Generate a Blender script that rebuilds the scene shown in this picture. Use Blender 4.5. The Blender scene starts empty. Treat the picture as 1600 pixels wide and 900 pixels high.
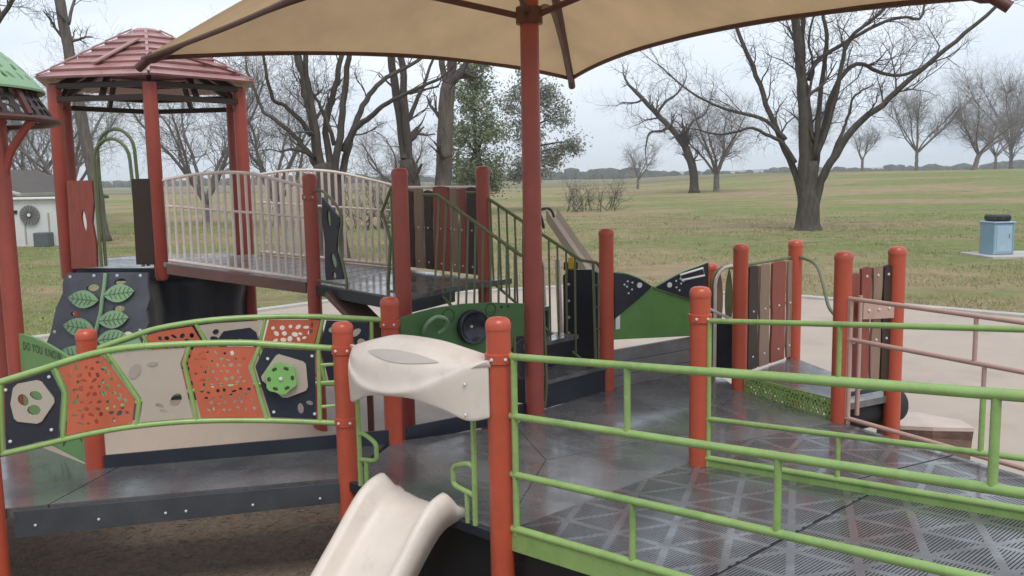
import bpy, bmesh, math, random
from mathutils import Vector, Matrix, noise
from mathutils.geometry import delaunay_2d_cdt

R = math.radians
sc = bpy.context.scene
col = sc.collection

# ------------------------------------------------------------------ camera
CAM = Vector((0, 0, 2.55))
pitch, roll = R(7.08), R(1.0)
fw = Vector((0, math.cos(pitch), -math.sin(pitch)))
up0 = Vector((0, math.sin(pitch), math.cos(pitch)))
rt0 = Vector((1, 0, 0))
rt = rt0 * math.cos(roll) - up0 * math.sin(roll)
upv = up0 * math.cos(roll) + rt0 * math.sin(roll)
cd = bpy.data.cameras.new('camera')
cam = bpy.data.objects.new('camera', cd)
col.objects.link(cam)
cd.sensor_width = 36
cd.lens = 31.5
cd.clip_start = 0.05
cd.clip_end = 6000
cam.matrix_world = Matrix(((rt.x, upv.x, -fw.x, CAM.x), (rt.y, upv.y, -fw.y, CAM.y), (rt.z, upv.z, -fw.z, CAM.z), (0, 0, 0, 1)))
sc.camera = cam

# ------------------------------------------------------------------ sky and sun (overcast)
SUN_EL, SUN_AZ = R(60), R(165)
w = bpy.data.worlds.new('World')
sc.world = w
w.use_nodes = True
nt = w.node_tree
nt.nodes.clear()
out = nt.nodes.new('ShaderNodeOutputWorld')
bg = nt.nodes.new('ShaderNodeBackground')
sky = nt.nodes.new('ShaderNodeTexSky')
sky.sky_type = 'NISHITA'
sky.sun_disc = False
sky.sun_elevation = SUN_EL
sky.sun_rotation = SUN_AZ
sky.dust_density = 3.0
tc = nt.nodes.new('ShaderNodeTexCoord')
mp = nt.nodes.new('ShaderNodeMapping')
mp.inputs['Scale'].default_value = (1.0, 1.0, 3.2)
n1 = nt.nodes.new('ShaderNodeTexNoise')
n1.inputs['Scale'].default_value = 1.7
n1.inputs['Detail'].default_value = 5
n1.inputs['Roughness'].default_value = 0.5
n1.inputs['Distortion'].default_value = 0.4
cr = nt.nodes.new('ShaderNodeValToRGB')
cr.color_ramp.elements[0].position = 0.30
cr.color_ramp.elements[0].color = (4.7, 5.8, 7.3, 1)
cr.color_ramp.elements[1].position = 0.68
cr.color_ramp.elements[1].color = (8.7, 9.25, 9.9, 1)
mx = nt.nodes.new('ShaderNodeMix')
mx.data_type = 'RGBA'
mx.inputs[0].default_value = 0.86
L = nt.links.new
L(tc.outputs['Generated'], mp.inputs['Vector'])
L(mp.outputs[0], n1.inputs['Vector'])
L(n1.outputs[0], cr.inputs[0])
L(sky.outputs[0], mx.inputs[6])
L(cr.outputs[0], mx.inputs[7])
L(mx.outputs[2], bg.inputs[0])
bg.inputs[1].default_value = 0.10
L(bg.outputs[0], out.inputs[0])
sd = bpy.data.lights.new('sun', 'SUN')
sd.energy = 1.5
sd.angle = R(25)
sd.color = (1.0, 0.965, 0.92)
sun = bpy.data.objects.new('sun', sd)
col.objects.link(sun)
sdir = Vector((math.sin(SUN_AZ) * math.cos(SUN_EL), math.cos(SUN_AZ) * math.cos(SUN_EL), math.sin(SUN_EL)))
sun.rotation_euler = sdir.to_track_quat('Z', 'Y').to_euler()
vs = sc.view_settings
sc.cycles.volume_bounces = 2
vs.view_transform = 'Standard'
vs.look = 'None'
vs.exposure = 0.36
vs.gamma = 1.0
vs.use_curve_mapping = False

# ------------------------------------------------------------------ materials
MATS = {}
def mat(name, rgb, rough=0.5, var=0.12, scale=6.0, bump=0.0, bscale=60.0, spec=0.5, rvar=0.1, dirt=None, dscale=1.5, dlo=0.5, dhi=0.75, trans=None, stretch=None, world=False, scuff=0.0):
    if name in MATS:
        return MATS[name]
    m = bpy.data.materials.new(name)
    m.use_nodes = True
    t = m.node_tree
    b = t.nodes['Principled BSDF']
    lk = t.links.new
    if world:
        g = t.nodes.new('ShaderNodeNewGeometry'); vec = g.outputs['Position']
    else:
        g = t.nodes.new('ShaderNodeTexCoord'); vec = g.outputs['Object']
    if stretch:
        mpn = t.nodes.new('ShaderNodeMapping'); mpn.inputs['Scale'].default_value = stretch
        lk(vec, mpn.inputs[0]); vec = mpn.outputs[0]
    n = t.nodes.new('ShaderNodeTexNoise')
    n.inputs['Scale'].default_value = scale
    n.inputs['Detail'].default_value = 6
    n.inputs['Roughness'].default_value = 0.6
    lk(vec, n.inputs['Vector'])
    r = t.nodes.new('ShaderNodeValToRGB')
    r.color_ramp.elements[0].position = 0.3
    r.color_ramp.elements[1].position = 0.7
    r.color_ramp.elements[0].color = [c * (1 - var) for c in rgb] + [1]
    r.color_ramp.elements[1].color = [min(1, c * (1 + var)) for c in rgb] + [1]
    lk(n.outputs[0], r.inputs[0])
    colout = r.outputs[0]
    if dirt:
        n2 = t.nodes.new('ShaderNodeTexNoise')
        n2.inputs['Scale'].default_value = dscale
        n2.inputs['Detail'].default_value = 8
        n2.inputs['Roughness'].default_value = 0.65
        lk(vec, n2.inputs['Vector'])
        r2 = t.nodes.new('ShaderNodeValToRGB')
        r2.color_ramp.elements[0].position = dlo
        r2.color_ramp.elements[1].position = dhi
        lk(n2.outputs[0], r2.inputs[0])
        mxx = t.nodes.new('ShaderNodeMix'); mxx.data_type = 'RGBA'
        lk(r2.outputs[0], mxx.inputs[0])
        lk(colout, mxx.inputs[6])
        mxx.inputs[7].default_value = (*dirt, 1)
        colout = mxx.outputs[2]
    if scuff:
        n4 = t.nodes.new('ShaderNodeTexNoise'); n4.inputs['Scale'].default_value = 26; n4.inputs['Detail'].default_value = 9; n4.inputs['Roughness'].default_value = 0.75; n4.inputs['Distortion'].default_value = 1.2
        lk(vec, n4.inputs['Vector'])
        r4 = t.nodes.new('ShaderNodeValToRGB'); r4.color_ramp.elements[0].position = 0.60; r4.color_ramp.elements[1].position = 0.70
        r4.color_ramp.elements[1].color = (scuff, scuff, scuff, 1)
        lk(n4.outputs[0], r4.inputs[0])
        m4 = t.nodes.new('ShaderNodeMix'); m4.data_type = 'RGBA'
        lk(r4.outputs[0], m4.inputs[0]); lk(colout, m4.inputs[6]); m4.inputs[7].default_value = (*[min(.8, c * 1.25 + .06) for c in rgb], 1)
        colout = m4.outputs[2]
    lk(colout, b.inputs['Base Color'])
    mr = t.nodes.new('ShaderNodeMapRange')
    mr.inputs[3].default_value = max(0.02, rough - rvar)
    mr.inputs[4].default_value = min(1, rough + rvar)
    lk(n.outputs[0], mr.inputs[0])
    lk(mr.outputs[0], b.inputs['Roughness'])
    b.inputs['Specular IOR Level'].default_value = spec
    if bump:
        n3 = t.nodes.new('ShaderNodeTexNoise')
        n3.inputs['Scale'].default_value = bscale
        n3.inputs['Detail'].default_value = 4
        lk(vec, n3.inputs['Vector'])
        bp = t.nodes.new('ShaderNodeBump')
        bp.inputs['Strength'].default_value = bump
        bp.inputs['Distance'].default_value = 0.02
        lk(n3.outputs[0], bp.inputs['Height'])
        lk(bp.outputs[0], b.inputs['Normal'])
    if trans:
        tr = t.nodes.new('ShaderNodeBsdfTranslucent')
        lk(colout, tr.inputs['Color'])
        ms = t.nodes.new('ShaderNodeMixShader')
        ms.inputs[0].default_value = trans
        lk(b.outputs[0], ms.inputs[1]); lk(tr.outputs[0], ms.inputs[2])
        lk(ms.outputs[0], t.nodes['Material Output'].inputs['Surface'])
    MATS[name] = m
    return m

RED = mat('red_post_paint', (0.46, 0.080, 0.040), 0.34, 0.10, 5, bump=0.05, bscale=90, dirt=(0.30, 0.07, 0.05), dscale=3, dlo=0.55, dhi=0.8, scuff=0.5)
MAROON_SHADE = mat('maroon_shaded_post', (0.34, 0.070, 0.050), 0.36, 0.10, 5, bump=0.05, bscale=90, dirt=(0.25, 0.06, 0.05), dscale=3, dlo=0.55, dhi=0.8, scuff=0.5)  # pole colour; also red posts darkened for canopy shade and haze
ROOFRED = mat('roof_plastic', (0.37, 0.19, 0.18), 0.28, 0.20, 3, dirt=(0.42, 0.25, 0.23), dscale=4)
BROWN = mat('brown_steel', (0.10, 0.032, 0.022), 0.45, 0.15, 6)
LGREEN = mat('light_green_paint', (0.265, 0.395, 0.125), 0.28, 0.12, 7, dirt=(0.14, 0.26, 0.08), dscale=4, dlo=0.55, dhi=0.8, scuff=0.5)
OLIVE = mat('olive_green_paint', (0.125, 0.155, 0.072), 0.4, 0.15, 7, scuff=0.5)
PGREEN = mat('green_panel_plastic', (0.075, 0.19, 0.05), 0.42, 0.10, 4)
PALEG = mat('pale_green_plastic', (0.26, 0.42, 0.24), 0.45, 0.10, 5)
TAN = mat('tan_rail_paint', (0.68, 0.575, 0.52), 0.42, 0.10, 6)
PINK = mat('pink_tan_rail_paint', (0.50, 0.32, 0.265), 0.42, 0.10, 6)
NAVY = mat('navy_plastic', (0.022, 0.026, 0.038), 0.35, 0.2, 4, scuff=0.5)
SLATE = mat('slate_grey_plastic', (0.075, 0.08, 0.095), 0.45, 0.2, 6, bump=0.2, bscale=25)
ORANGE = mat('orange_panel_plastic', (0.50, 0.115, 0.055), 0.45, 0.12, 5, scuff=0.5)
BEIGE = mat('beige_panel_plastic', (0.44, 0.37, 0.30), 0.45, 0.06, 4, scuff=0.5)
IVORY = mat('ivory_slide_plastic', (0.66, 0.575, 0.50), 0.42, 0.07, 3.5, bump=0.05, bscale=8, dirt=(0.50, 0.43, 0.36), dscale=5.5, dlo=0.55, dhi=0.85, scuff=0.5)
STEEL = mat('bolt_steel', (0.6, 0.6, 0.6), 0.35, 0.05)
BLACK = mat('black_rubber', (0.012, 0.012, 0.013), 0.6, 0.2)
WHITE = mat('white_paint', (0.75, 0.75, 0.72), 0.5, 0.05)
YELLOW = mat('yellow_plastic', (0.65, 0.42, 0.03), 0.4, 0.05)
DKBR = mat('dark_brown_plastic', (0.035, 0.02, 0.014), 0.45, 0.2, 5)
TANW = mat('tan_wood_plastic', (0.26, 0.17, 0.12), 0.5, 0.15, 5, stretch=(8, 8, 1))
REDW = mat('red_wood_plastic', (0.25, 0.06, 0.042), 0.5, 0.2, 5, stretch=(8, 8, 1))
FABRIC = mat('tan_shade_fabric', (0.54, 0.37, 0.21), 0.85, 0.12, 1.6, bump=0.1, bscale=300, spec=0.15, trans=0.5)
HEM = mat('brown_hem', (0.12, 0.06, 0.042), 0.7, 0.15)
BARK = mat('bark', (0.085, 0.072, 0.062), 0.9, 0.35, 3.0, bump=0.9, bscale=9, spec=0.15, stretch=(3, 3, 0.6))
BARK_HAZE = mat('haze_grey_bark', (0.19, 0.17, 0.16), 0.9, 0.3, 3.0, bump=0.5, bscale=9, spec=0.15)  # bark paled, haze put into the colour of distant trunks
BARK2 = mat('pale_bark', (0.13, 0.11, 0.095), 0.9, 0.35, 3.0, bump=0.7, bscale=9, spec=0.15, stretch=(3, 3, 0.6))
TWIG_HAZE = mat('haze_grey_twig', (0.22, 0.20, 0.19), 0.9, 0.2, 2, spec=0.1)  # twigs paled, haze put into the colour of distant crowns
TWIG = mat('twig', (0.095, 0.080, 0.074), 0.9, 0.2, 2, spec=0.1)
LEAF = mat('leaf', (0.22, 0.25, 0.15), 0.6, 0.45, 1.1, spec=0.3, trans=0.25)
LEAFG = mat('grey_leaf', (0.27, 0.27, 0.225), 0.6, 0.4, 1.1, spec=0.3, trans=0.25)
CONC = mat('concrete', (0.44, 0.41, 0.37), 0.7, 0.12, 3, bump=0.15, bscale=40)
ROCK = mat('brown_rock', (0.16, 0.10, 0.075), 0.8, 0.25, 5, bump=0.6, bscale=14)
ROCKT = mat('rock_top', (0.52, 0.43, 0.37), 0.7, 0.12, 4, bump=0.25, bscale=20)
BLUE = mat('pale_blue_paint', (0.30, 0.42, 0.52), 0.5, 0.06, 3)
CREAM = mat('cream_wall', (0.50, 0.47, 0.40), 0.85, 0.12, 2)
ROOFD = mat('dark_shingle', (0.10, 0.085, 0.075), 0.9, 0.25, 4)
GREY = mat('grey_metal', (0.20, 0.19, 0.19), 0.5, 0.15)

def deck_material(name, slots, lines=True):
    m = bpy.data.materials.new(name)
    m.use_nodes = True
    t = m.node_tree
    b = t.nodes['Principled BSDF']
    lk = t.links.new
    def MA(op, a, c=None, d=None):
        n = t.nodes.new('ShaderNodeMath'); n.operation = op
        for i, v in enumerate((a, c, d)):
            if v is None: continue
            if isinstance(v, (int, float)): n.inputs[i].default_value = v
            else: lk(v, n.inputs[i])
        return n.outputs[0]
    g = t.nodes.new('ShaderNodeTexCoord')
    vec = g.outputs['Object']
    def NZ(s, det=6, rough=0.6):
        n = t.nodes.new('ShaderNodeTexNoise'); n.inputs['Scale'].default_value = s
        n.inputs['Detail'].default_value = det; n.inputs['Roughness'].default_value = rough
        lk(vec, n.inputs['Vector']); return n.outputs[0]
    def RAMP(f, lo, hi, c0, c1):
        r = t.nodes.new('ShaderNodeValToRGB')
        r.color_ramp.elements[0].position = lo; r.color_ramp.elements[1].position = hi
        r.color_ramp.elements[0].color = (*c0, 1); r.color_ramp.elements[1].color = (*c1, 1)
        lk(f, r.inputs[0]); return r.outputs[0]
    base = RAMP(NZ(2.3), 0.35, 0.7, (0.085, 0.083, 0.085), (0.165, 0.160, 0.161))
    wet = RAMP(NZ(2.6, 7, 0.65), 0.42, 0.60, (0, 0, 0), (1, 1, 1))
    grit = NZ(170, 3)
    rough = MA('MULTIPLY_ADD', wet, 0.22, 0.10)
    rough = MA('MULTIPLY_ADD', grit, 0.16, rough)
    h = MA('MULTIPLY', grit, 0.25)
    if slots:
        s = t.nodes.new('ShaderNodeSeparateXYZ'); lk(vec, s.inputs[0])
        x, y = s.outputs[0], s.outputs[1]
        P = 0.285
        mxl = None
        for a in (30, 90, 150):
            tt = MA('ADD', MA('MULTIPLY', x, math.cos(R(a)) / P), MA('MULTIPLY', y, math.sin(R(a)) / P))
            l = MA('ABSOLUTE', MA('SUBTRACT', MA('FRACT', tt), 0.5))
            mxl = l if mxl is None else MA('MAXIMUM', mxl, l)
        inside = MA('LESS_THAN', mxl, 0.435)
        st = MA('ABSOLUTE', MA('SUBTRACT', MA('FRACT', MA('MULTIPLY', x, 1 / 0.017)), 0.5))
        slot = MA('LESS_THAN', st, 0.19)
        mask = MA('MULTIPLY', inside, slot)
        mm = t.nodes.new('ShaderNodeMix'); mm.data_type = 'RGBA'
        lk(mask, mm.inputs[0]); lk(base, mm.inputs[6]); mm.inputs[7].default_value = (0.035, 0.035, 0.037, 1)
        base = mm.outputs[2]
        rough = MA('MULTIPLY_ADD', mask, 0.5, rough)
        h = MA('SUBTRACT', h, MA('MULTIPLY', mask, 1.5))
        sp = MA('MULTIPLY_ADD', mask, -0.5, 0.5)
        lk(sp, b.inputs['Specular IOR Level'])
    elif lines:
        s = t.nodes.new('ShaderNodeSeparateXYZ'); lk(vec, s.inputs[0])
        dx, dy = MA('SUBTRACT', s.outputs[0], 0.55), MA('SUBTRACT', s.outputs[1], 0.35)
        rr = MA('SQRT', MA('ADD', MA('MULTIPLY', dx, dx), MA('MULTIPLY', dy, dy)))
        l1 = MA('LESS_THAN', MA('ABSOLUTE', MA('SUBTRACT', MA('FRACT', MA('MULTIPLY', rr, 3.1)), 0.5)), 0.055)
        l2 = MA('LESS_THAN', MA('ABSOLUTE', MA('SUBTRACT', MA('FRACT', MA('MULTIPLY', MA('ADD', dx, dy), 1.9)), 0.5)), 0.03)
        ln = MA('MAXIMUM', l1, l2)
        mm = t.nodes.new('ShaderNodeMix'); mm.data_type = 'RGBA'
        lk(MA('MULTIPLY', ln, 0.45), mm.inputs[0]); lk(base, mm.inputs[6]); mm.inputs[7].default_value = (0.17, 0.165, 0.165, 1)
        base = mm.outputs[2]
        h = MA('ADD', h, MA('MULTIPLY', ln, 0.5))
    lk(base, b.inputs['Base Color'])
    lk(rough, b.inputs['Roughness'])
    film = MA('MULTIPLY_ADD', wet, -0.65, 1.0)
    if slots: film = MA('MULTIPLY', film, MA('MULTIPLY_ADD', mask, -0.6, 0.8))
    lk(film, b.inputs['Coat Weight']); lk(MA('MULTIPLY_ADD', grit, 0.20, 0.03), b.inputs['Coat Roughness']); b.inputs['Coat IOR'].default_value = 1.45
    bp = t.nodes.new('ShaderNodeBump'); bp.inputs['Strength'].default_value = 0.35; bp.inputs['Distance'].default_value = 0.004
    lk(h, bp.inputs['Height']); lk(bp.outputs[0], b.inputs['Normal'])
    return m
DECK = deck_material('wet_grey_deck', False)
SLOT = deck_material('wet_slotted_deck', True)
DECKP = deck_material('wet_plain_deck', False, False)

def ground_material():
    m = bpy.data.materials.new('winter_grass')
    m.use_nodes = True
    t = m.node_tree
    b = t.nodes['Principled BSDF']
    lk = t.links.new
    g = t.nodes.new('ShaderNodeNewGeometry')
    def NZ(scale, det=6, rough=0.6, st=(1, 1, 1)):
        mpn = t.nodes.new('ShaderNodeMapping'); mpn.inputs['Scale'].default_value = st
        lk(g.outputs['Position'], mpn.inputs[0])
        n = t.nodes.new('ShaderNodeTexNoise'); n.inputs['Scale'].default_value = scale
        n.inputs['Detail'].default_value = det; n.inputs['Roughness'].default_value = rough
        lk(mpn.outputs[0], n.inputs['Vector']); return n.outputs[0]
    def RAMP(f, els):
        r = t.nodes.new('ShaderNodeValToRGB')
        while len(r.color_ramp.elements) < len(els): r.color_ramp.elements.new(0.5)
        for e, (p, c) in zip(r.color_ramp.elements, els):
            e.position = p; e.color = (*c, 1)
        lk(f, r.inputs[0]); return r.outputs[0]
    def MIX(f, a, c):
        n = t.nodes.new('ShaderNodeMix'); n.data_type = 'RGBA'
        lk(f, n.inputs[0]); lk(a, n.inputs[6]); lk(c, n.inputs[7]); return n.outputs[2]
    green = RAMP(NZ(1.6, 8, 0.7), [(0.3, (0.145, 0.17, 0.06)), (0.55, (0.215, 0.235, 0.085)), (0.75, (0.31, 0.305, 0.13))])
    dry = RAMP(NZ(0.9, 8, 0.7), [(0.3, (0.25, 0.185, 0.105)), (0.7, (0.40, 0.31, 0.185))])
    f1 = RAMP(NZ(0.05, 9, 0.72, (0.55, 1.3, 1)), [(0.455, (0, 0, 0)), (0.535, (0.95, 0.95, 0.95))])
    c = MIX(f1, green, dry)
    soil = RAMP(NZ(3.0, 5), [(0.3, (0.10, 0.075, 0.05)), (0.7, (0.17, 0.125, 0.085))])
    f2 = RAMP(NZ(0.45, 8, 0.75, (0.6, 1.4, 1)), [(0.565, (0, 0, 0)), (0.66, (0.8, 0.8, 0.8))])
    c = MIX(f2, c, soil)
    # ploughed field far away
    sp = t.nodes.new('ShaderNodeSeparateXYZ'); lk(g.outputs['Position'], sp.inputs[0])
    mr = t.nodes.new('ShaderNodeMapRange'); mr.inputs[1].default_value = 150; mr.inputs[2].default_value = 165
    lk(sp.outputs[1], mr.inputs[0])
    field = RAMP(NZ(0.02, 5, 0.6, (0.3, 1.6, 1)), [(0.35, (0.17, 0.135, 0.10)), (0.5, (0.20, 0.19, 0.10)), (0.7, (0.27, 0.22, 0.16))])
    c = MIX(mr.outputs[0], c, field)
    lk(c, b.inputs['Base Color'])
    b.inputs['Roughness'].default_value = 0.9
    b.inputs['Specular IOR Level'].default_value = 0.15
    bp = t.nodes.new('ShaderNodeBump'); bp.inputs['Strength'].default_value = 0.8; bp.inputs['Distance'].default_value = 0.12
    lk(NZ(9, 5, 0.7), bp.inputs['Height']); lk(bp.outputs[0], b.inputs['Normal'])
    return m
GRASS = ground_material()
RUBBER = mat('tan_rubber_surfacing', (0.43, 0.35, 0.285), 0.65, 0.07, 1.2, bump=0.3, bscale=120, spec=0.35, rvar=0.2, dirt=(0.30, 0.235, 0.18), dscale=0.7, dlo=0.52, dhi=0.80, world=True)

# ------------------------------------------------------------------ helpers
OFF = {}
def tag(o, label=None, cat=None, group=None, kind=None):
    if label: o['label'] = label
    if cat: o['category'] = cat
    if group: o['group'] = group
    if kind: o['kind'] = kind
    return o
def thing(name, base, label, cat, group=None):
    o = bpy.data.objects.new(name, None)
    o.empty_display_size = 0.2
    col.objects.link(o)
    o.location = base
    OFF[o] = Vector(base)
    return tag(o, label, cat, group)

class MB:
    def __init__(s):
        s.v, s.f = [], []
    def add(s, vs_, fs):
        k = len(s.v)
        s.v += [Vector(p) for p in vs_]
        s.f += [tuple(i + k for i in f) for f in fs]
        return s
    def box(s, c, size, ax=None, ch=0.0):
        """box centred at c; ax = (x axis, y axis, z axis) or an angle about z; ch = chamfer"""
        if ax is None: ax = 0.0
        if isinstance(ax, (int, float)):
            ax = (Vector((math.cos(ax), math.sin(ax), 0)), Vector((-math.sin(ax), math.cos(ax), 0)), Vector((0, 0, 1)))
        c = Vector(c); hx, hy, hz = [d / 2 for d in size]
        ch = min(ch, hx * .9, hy * .9, hz * .9)
        if ch <= 0:
            vs_ = [c + ax[0] * hx * i + ax[1] * hy * j + ax[2] * hz * k for i in (-1, 1) for j in (-1, 1) for k in (-1, 1)]
            return s.add(vs_, [(0, 1, 3, 2), (4, 6, 7, 5), (0, 4, 5, 1), (2, 3, 7, 6), (0, 2, 6, 4), (1, 5, 7, 3)])
        b = bmesh.new()
        vs_ = [b.verts.new(c + ax[0] * hx * i + ax[1] * hy * j + ax[2] * hz * k) for i in (-1, 1) for j in (-1, 1) for k in (-1, 1)]
        for f in [(0, 1, 3, 2), (4, 6, 7, 5), (0, 4, 5, 1), (2, 3, 7, 6), (0, 2, 6, 4), (1, 5, 7, 3)]:
            b.faces.new([vs_[i] for i in f])
        bmesh.ops.bevel(b, geom=b.edges[:], offset=ch, segments=1, affect='EDGES')
        b.verts.index_update()
        s.add([v.co.copy() for v in b.verts], [tuple(v.index for v in f.verts) for f in b.faces])
        b.free()
        return s
    def bar(s, a, b_, wd, ht, ch=0.0):
        a, b_ = Vector(a), Vector(b_)
        d = (b_ - a); L_ = d.length; d.normalize()
        side = d.cross(Vector((0, 0, 1)))
        if side.length < 1e-4: side = Vector((1, 0, 0))
        side.normalize(); u_ = side.cross(d)
        return s.box((a + b_) / 2, (L_, wd, ht), (d, side, u_), ch)
    def tube(s, pts, r, n=10, closed=False, cap=True):
        pts = [Vector(p) for p in pts]
        N = len(pts)
        rs = r if isinstance(r, (list, tuple)) else [r] * N
        k = len(s.v)
        prev = None
        for i, p in enumerate(pts):
            if closed: d = pts[(i + 1) % N] - pts[i - 1]
            else: d = pts[min(i + 1, N - 1)] - pts[max(i - 1, 0)]
            if d.length < 1e-9: d = Vector((0, 0, 1))
            d.normalize()
            if prev is None:
                a = d.orthogonal().normalized()
            else:
                a = prev - d * prev.dot(d)
                a = a.normalized() if a.length > 1e-6 else d.orthogonal().normalized()
            prev = a
            b_ = d.cross(a)
            for j in range(n):
                t = 2 * math.pi * j / n
                s.v.append(p + (a * math.cos(t) + b_ * math.sin(t)) * rs[i])
        M_ = N if closed else N - 1
        for i in range(M_):
            i2 = (i + 1) % N
            for j in range(n):
                j2 = (j + 1) % n
                s.f.append((k + i * n + j, k + i * n + j2, k + i2 * n + j2, k + i2 * n + j))
        if cap and not closed and n > 2:
            s.f.append(tuple(k + j for j in range(n - 1, -1, -1)))
            s.f.append(tuple(k + (N - 1) * n + j for j in range(n)))
        return s
    def lathe(s, c, prof, n=20):
        c = Vector(c); k = len(s.v)
        for r_, z in prof:
            for j in range(n):
                t = 2 * math.pi * j / n
                s.v.append(c + Vector((r_ * math.cos(t), r_ * math.sin(t), z)))
        for i in range(len(prof) - 1):
            for j in range(n):
                j2 = (j + 1) % n
                s.f.append((k + i * n + j, k + i * n + j2, k + (i + 1) * n + j2, k + (i + 1) * n + j))
        s.f.append(tuple(k + j for j in range(n - 1, -1, -1)))
        s.f.append(tuple(k + (len(prof) - 1) * n + j for j in range(n)))
        return s
    def plate(s, outline, holes, fn, th, nrm):
        """flat plate with real holes; fn maps (a,b)->Vector, nrm is the thickness direction"""
        nrm = Vector(nrm).normalized() * th / 2
        loops = [list(outline)] + [list(h) for h in holes]
        vs_, ed = [], []
        for lp in loops:
            k = len(vs_)
            vs_ += [Vector(p) for p in lp]
            ed += [(k + i, k + (i + 1) % len(lp)) for i in range(len(lp))]
        o = delaunay_2d_cdt(vs_, ed, [], 0, 1e-6)
        V2, F2 = o[0], o[2]
        hb = [(min(p[0] for p in h), max(p[0] for p in h), min(p[1] for p in h), max(p[1] for p in h), h) for h in loops[1:]]
        keep = []
        for f in F2:
            c = (sum(V2[i][0] for i in f) / 3, sum(V2[i][1] for i in f) / 3)
            if not inpoly(c, loops[0]): continue
            if any(h[0] < c[0] < h[1] and h[2] < c[1] < h[3] and inpoly(c, h[4]) for h in hb): continue
            keep.append(tuple(f))
        P3 = [Vector(fn(p[0], p[1])) for p in V2]
        s.add([p + nrm for p in P3], keep)
        s.add([p - nrm for p in P3], [tuple(reversed(f)) for f in keep])
        for lp in loops:
            q = [Vector(fn(p[0], p[1])) for p in lp]
            n = len(q)
            s.add([p + nrm for p in q] + [p - nrm for p in q], [(i, (i + 1) % n, n + (i + 1) % n, n + i) for i in range(n)])
        return s
    def build(s, name, m, parent=None, smooth=False, at=None, label=None):
        off = OFF[parent] if parent is not None else Vector(at or (0, 0, 0))
        me = bpy.data.meshes.new(name)
        me.from_pydata([p - off for p in s.v], [], s.f)
        bm_ = bmesh.new(); bm_.from_mesh(me)
        bmesh.ops.recalc_face_normals(bm_, faces=bm_.faces)
        bm_.to_mesh(me); bm_.free()
        if smooth:
            me.shade_smooth()
            if smooth != 'all':
                me.set_sharp_from_angle(angle=R(40))
        me.materials.append(m)
        o = bpy.data.objects.new(name, me)
        col.objects.link(o)
        if parent is not None:
            o.parent = parent
        else:
            o.location = off
        OFF[o] = off
        if label: o['label'] = label
        return o

def inpoly(p, poly):
    x, y = p; r_ = False; j = len(poly) - 1
    for i in range(len(poly)):
        xi, yi = poly[i]; xj, yj = poly[j]
        if (yi > y) != (yj > y) and x < (xj - xi) * (y - yi) / (yj - yi) + xi: r_ = not r_
        j = i
    return r_
def ell(cx, cz, rx, rz, ang=0, n=10):
    ca, sa = math.cos(ang), math.sin(ang)
    return [(cx + rx * math.cos(t) * ca - rz * math.sin(t) * sa, cz + rx * math.cos(t) * sa + rz * math.sin(t) * ca) for t in [2 * math.pi * i / n for i in range(n)]]
def leafshape(cx, cz, l, wd, ang, n=7):
    up_ = [(-l + 2 * l * i / (n - 1), wd * math.sin(math.pi * i / (n - 1)) ** 0.8) for i in range(n)]
    lo = [(x, -z) for x, z in reversed(up_[1:-1])]
    ca, sa = math.cos(ang), math.sin(ang)
    return [(cx + x * ca - z * sa, cz + x * sa + z * ca) for x, z in up_ + lo]
def perf(poly, step, rng, s0=0.008, s1=0.016, margin=0.03):
    xs = [p[0] for p in poly]; zs = [p[1] for p in poly]
    res = []
    z = min(zs) + step * .6; k = 0
    while z < max(zs):
        x = min(xs) + step * (.5 + .5 * (k % 2))
        while x < max(xs):
            cx, cz = x + rng.uniform(-.2, .2) * step, z + rng.uniform(-.2, .2) * step
            if all(inpoly((cx + dx, cz + dz), poly) for dx, dz in ((margin, 0), (-margin, 0), (0, margin), (0, -margin))):
                res.append(ell(cx, cz, rng.uniform(s0, s1) * 1.25, rng.uniform(s0, s1) * .9, rng.uniform(0, 3), 8))
            x += step
        z += step * .85; k += 1
    return res
class Plane:
    """vertical plane through a,b (plan points): (s,z) -> world"""
    def __init__(s, a, b):
        s.a = Vector((a[0], a[1], 0)); d = Vector((b[0] - a[0], b[1] - a[1], 0)); s.len = d.length
        s.d = d.normalized(); s.n = Vector((s.d.y, -s.d.x, 0))      # towards the camera for left-to-right planes
    def __call__(s, u_, z, off=0):
        return s.a + s.d * u_ + s.n * off + Vector((0, 0, z))
    def f(s, off=0):
        return lambda u_, z: s(u_, z, off)
def smooth_path(pts, sub=4):
    pts = [Vector(p) for p in pts]
    res = []
    for i in range(len(pts) - 1):
        p0, p1, p2, p3 = pts[max(i - 1, 0)], pts[i], pts[i + 1], pts[min(i + 2, len(pts) - 1)]
        for k in range(sub):
            t = k / sub
            res.append(0.5 * ((2 * p1) + (p2 - p0) * t + (2 * p0 - 5 * p1 + 4 * p2 - p3) * t * t + (3 * p1 - p0 - 3 * p2 + p3) * t ** 3))
    res.append(pts[-1])
    return res
def dome_bolt(p, n, r=0.012):
    mb = MB(); n = Vector(n).normalized(); a = n.orthogonal().normalized(); b_ = n.cross(a); k = 8
    vs_ = []
    for rr, h in ((r, 0), (r, .004), (r * .6, .009)):
        vs_ += [Vector(p) + (a * math.cos(2 * math.pi * j / k) + b_ * math.sin(2 * math.pi * j / k)) * rr + n * h for j in range(k)]
    fs = [(i * k + j, i * k + (j + 1) % k, (i + 1) * k + (j + 1) % k, (i + 1) * k + j) for i in range(2) for j in range(k)] + [tuple(range(2 * k, 3 * k))]
    return mb.add(vs_, fs)
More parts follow.
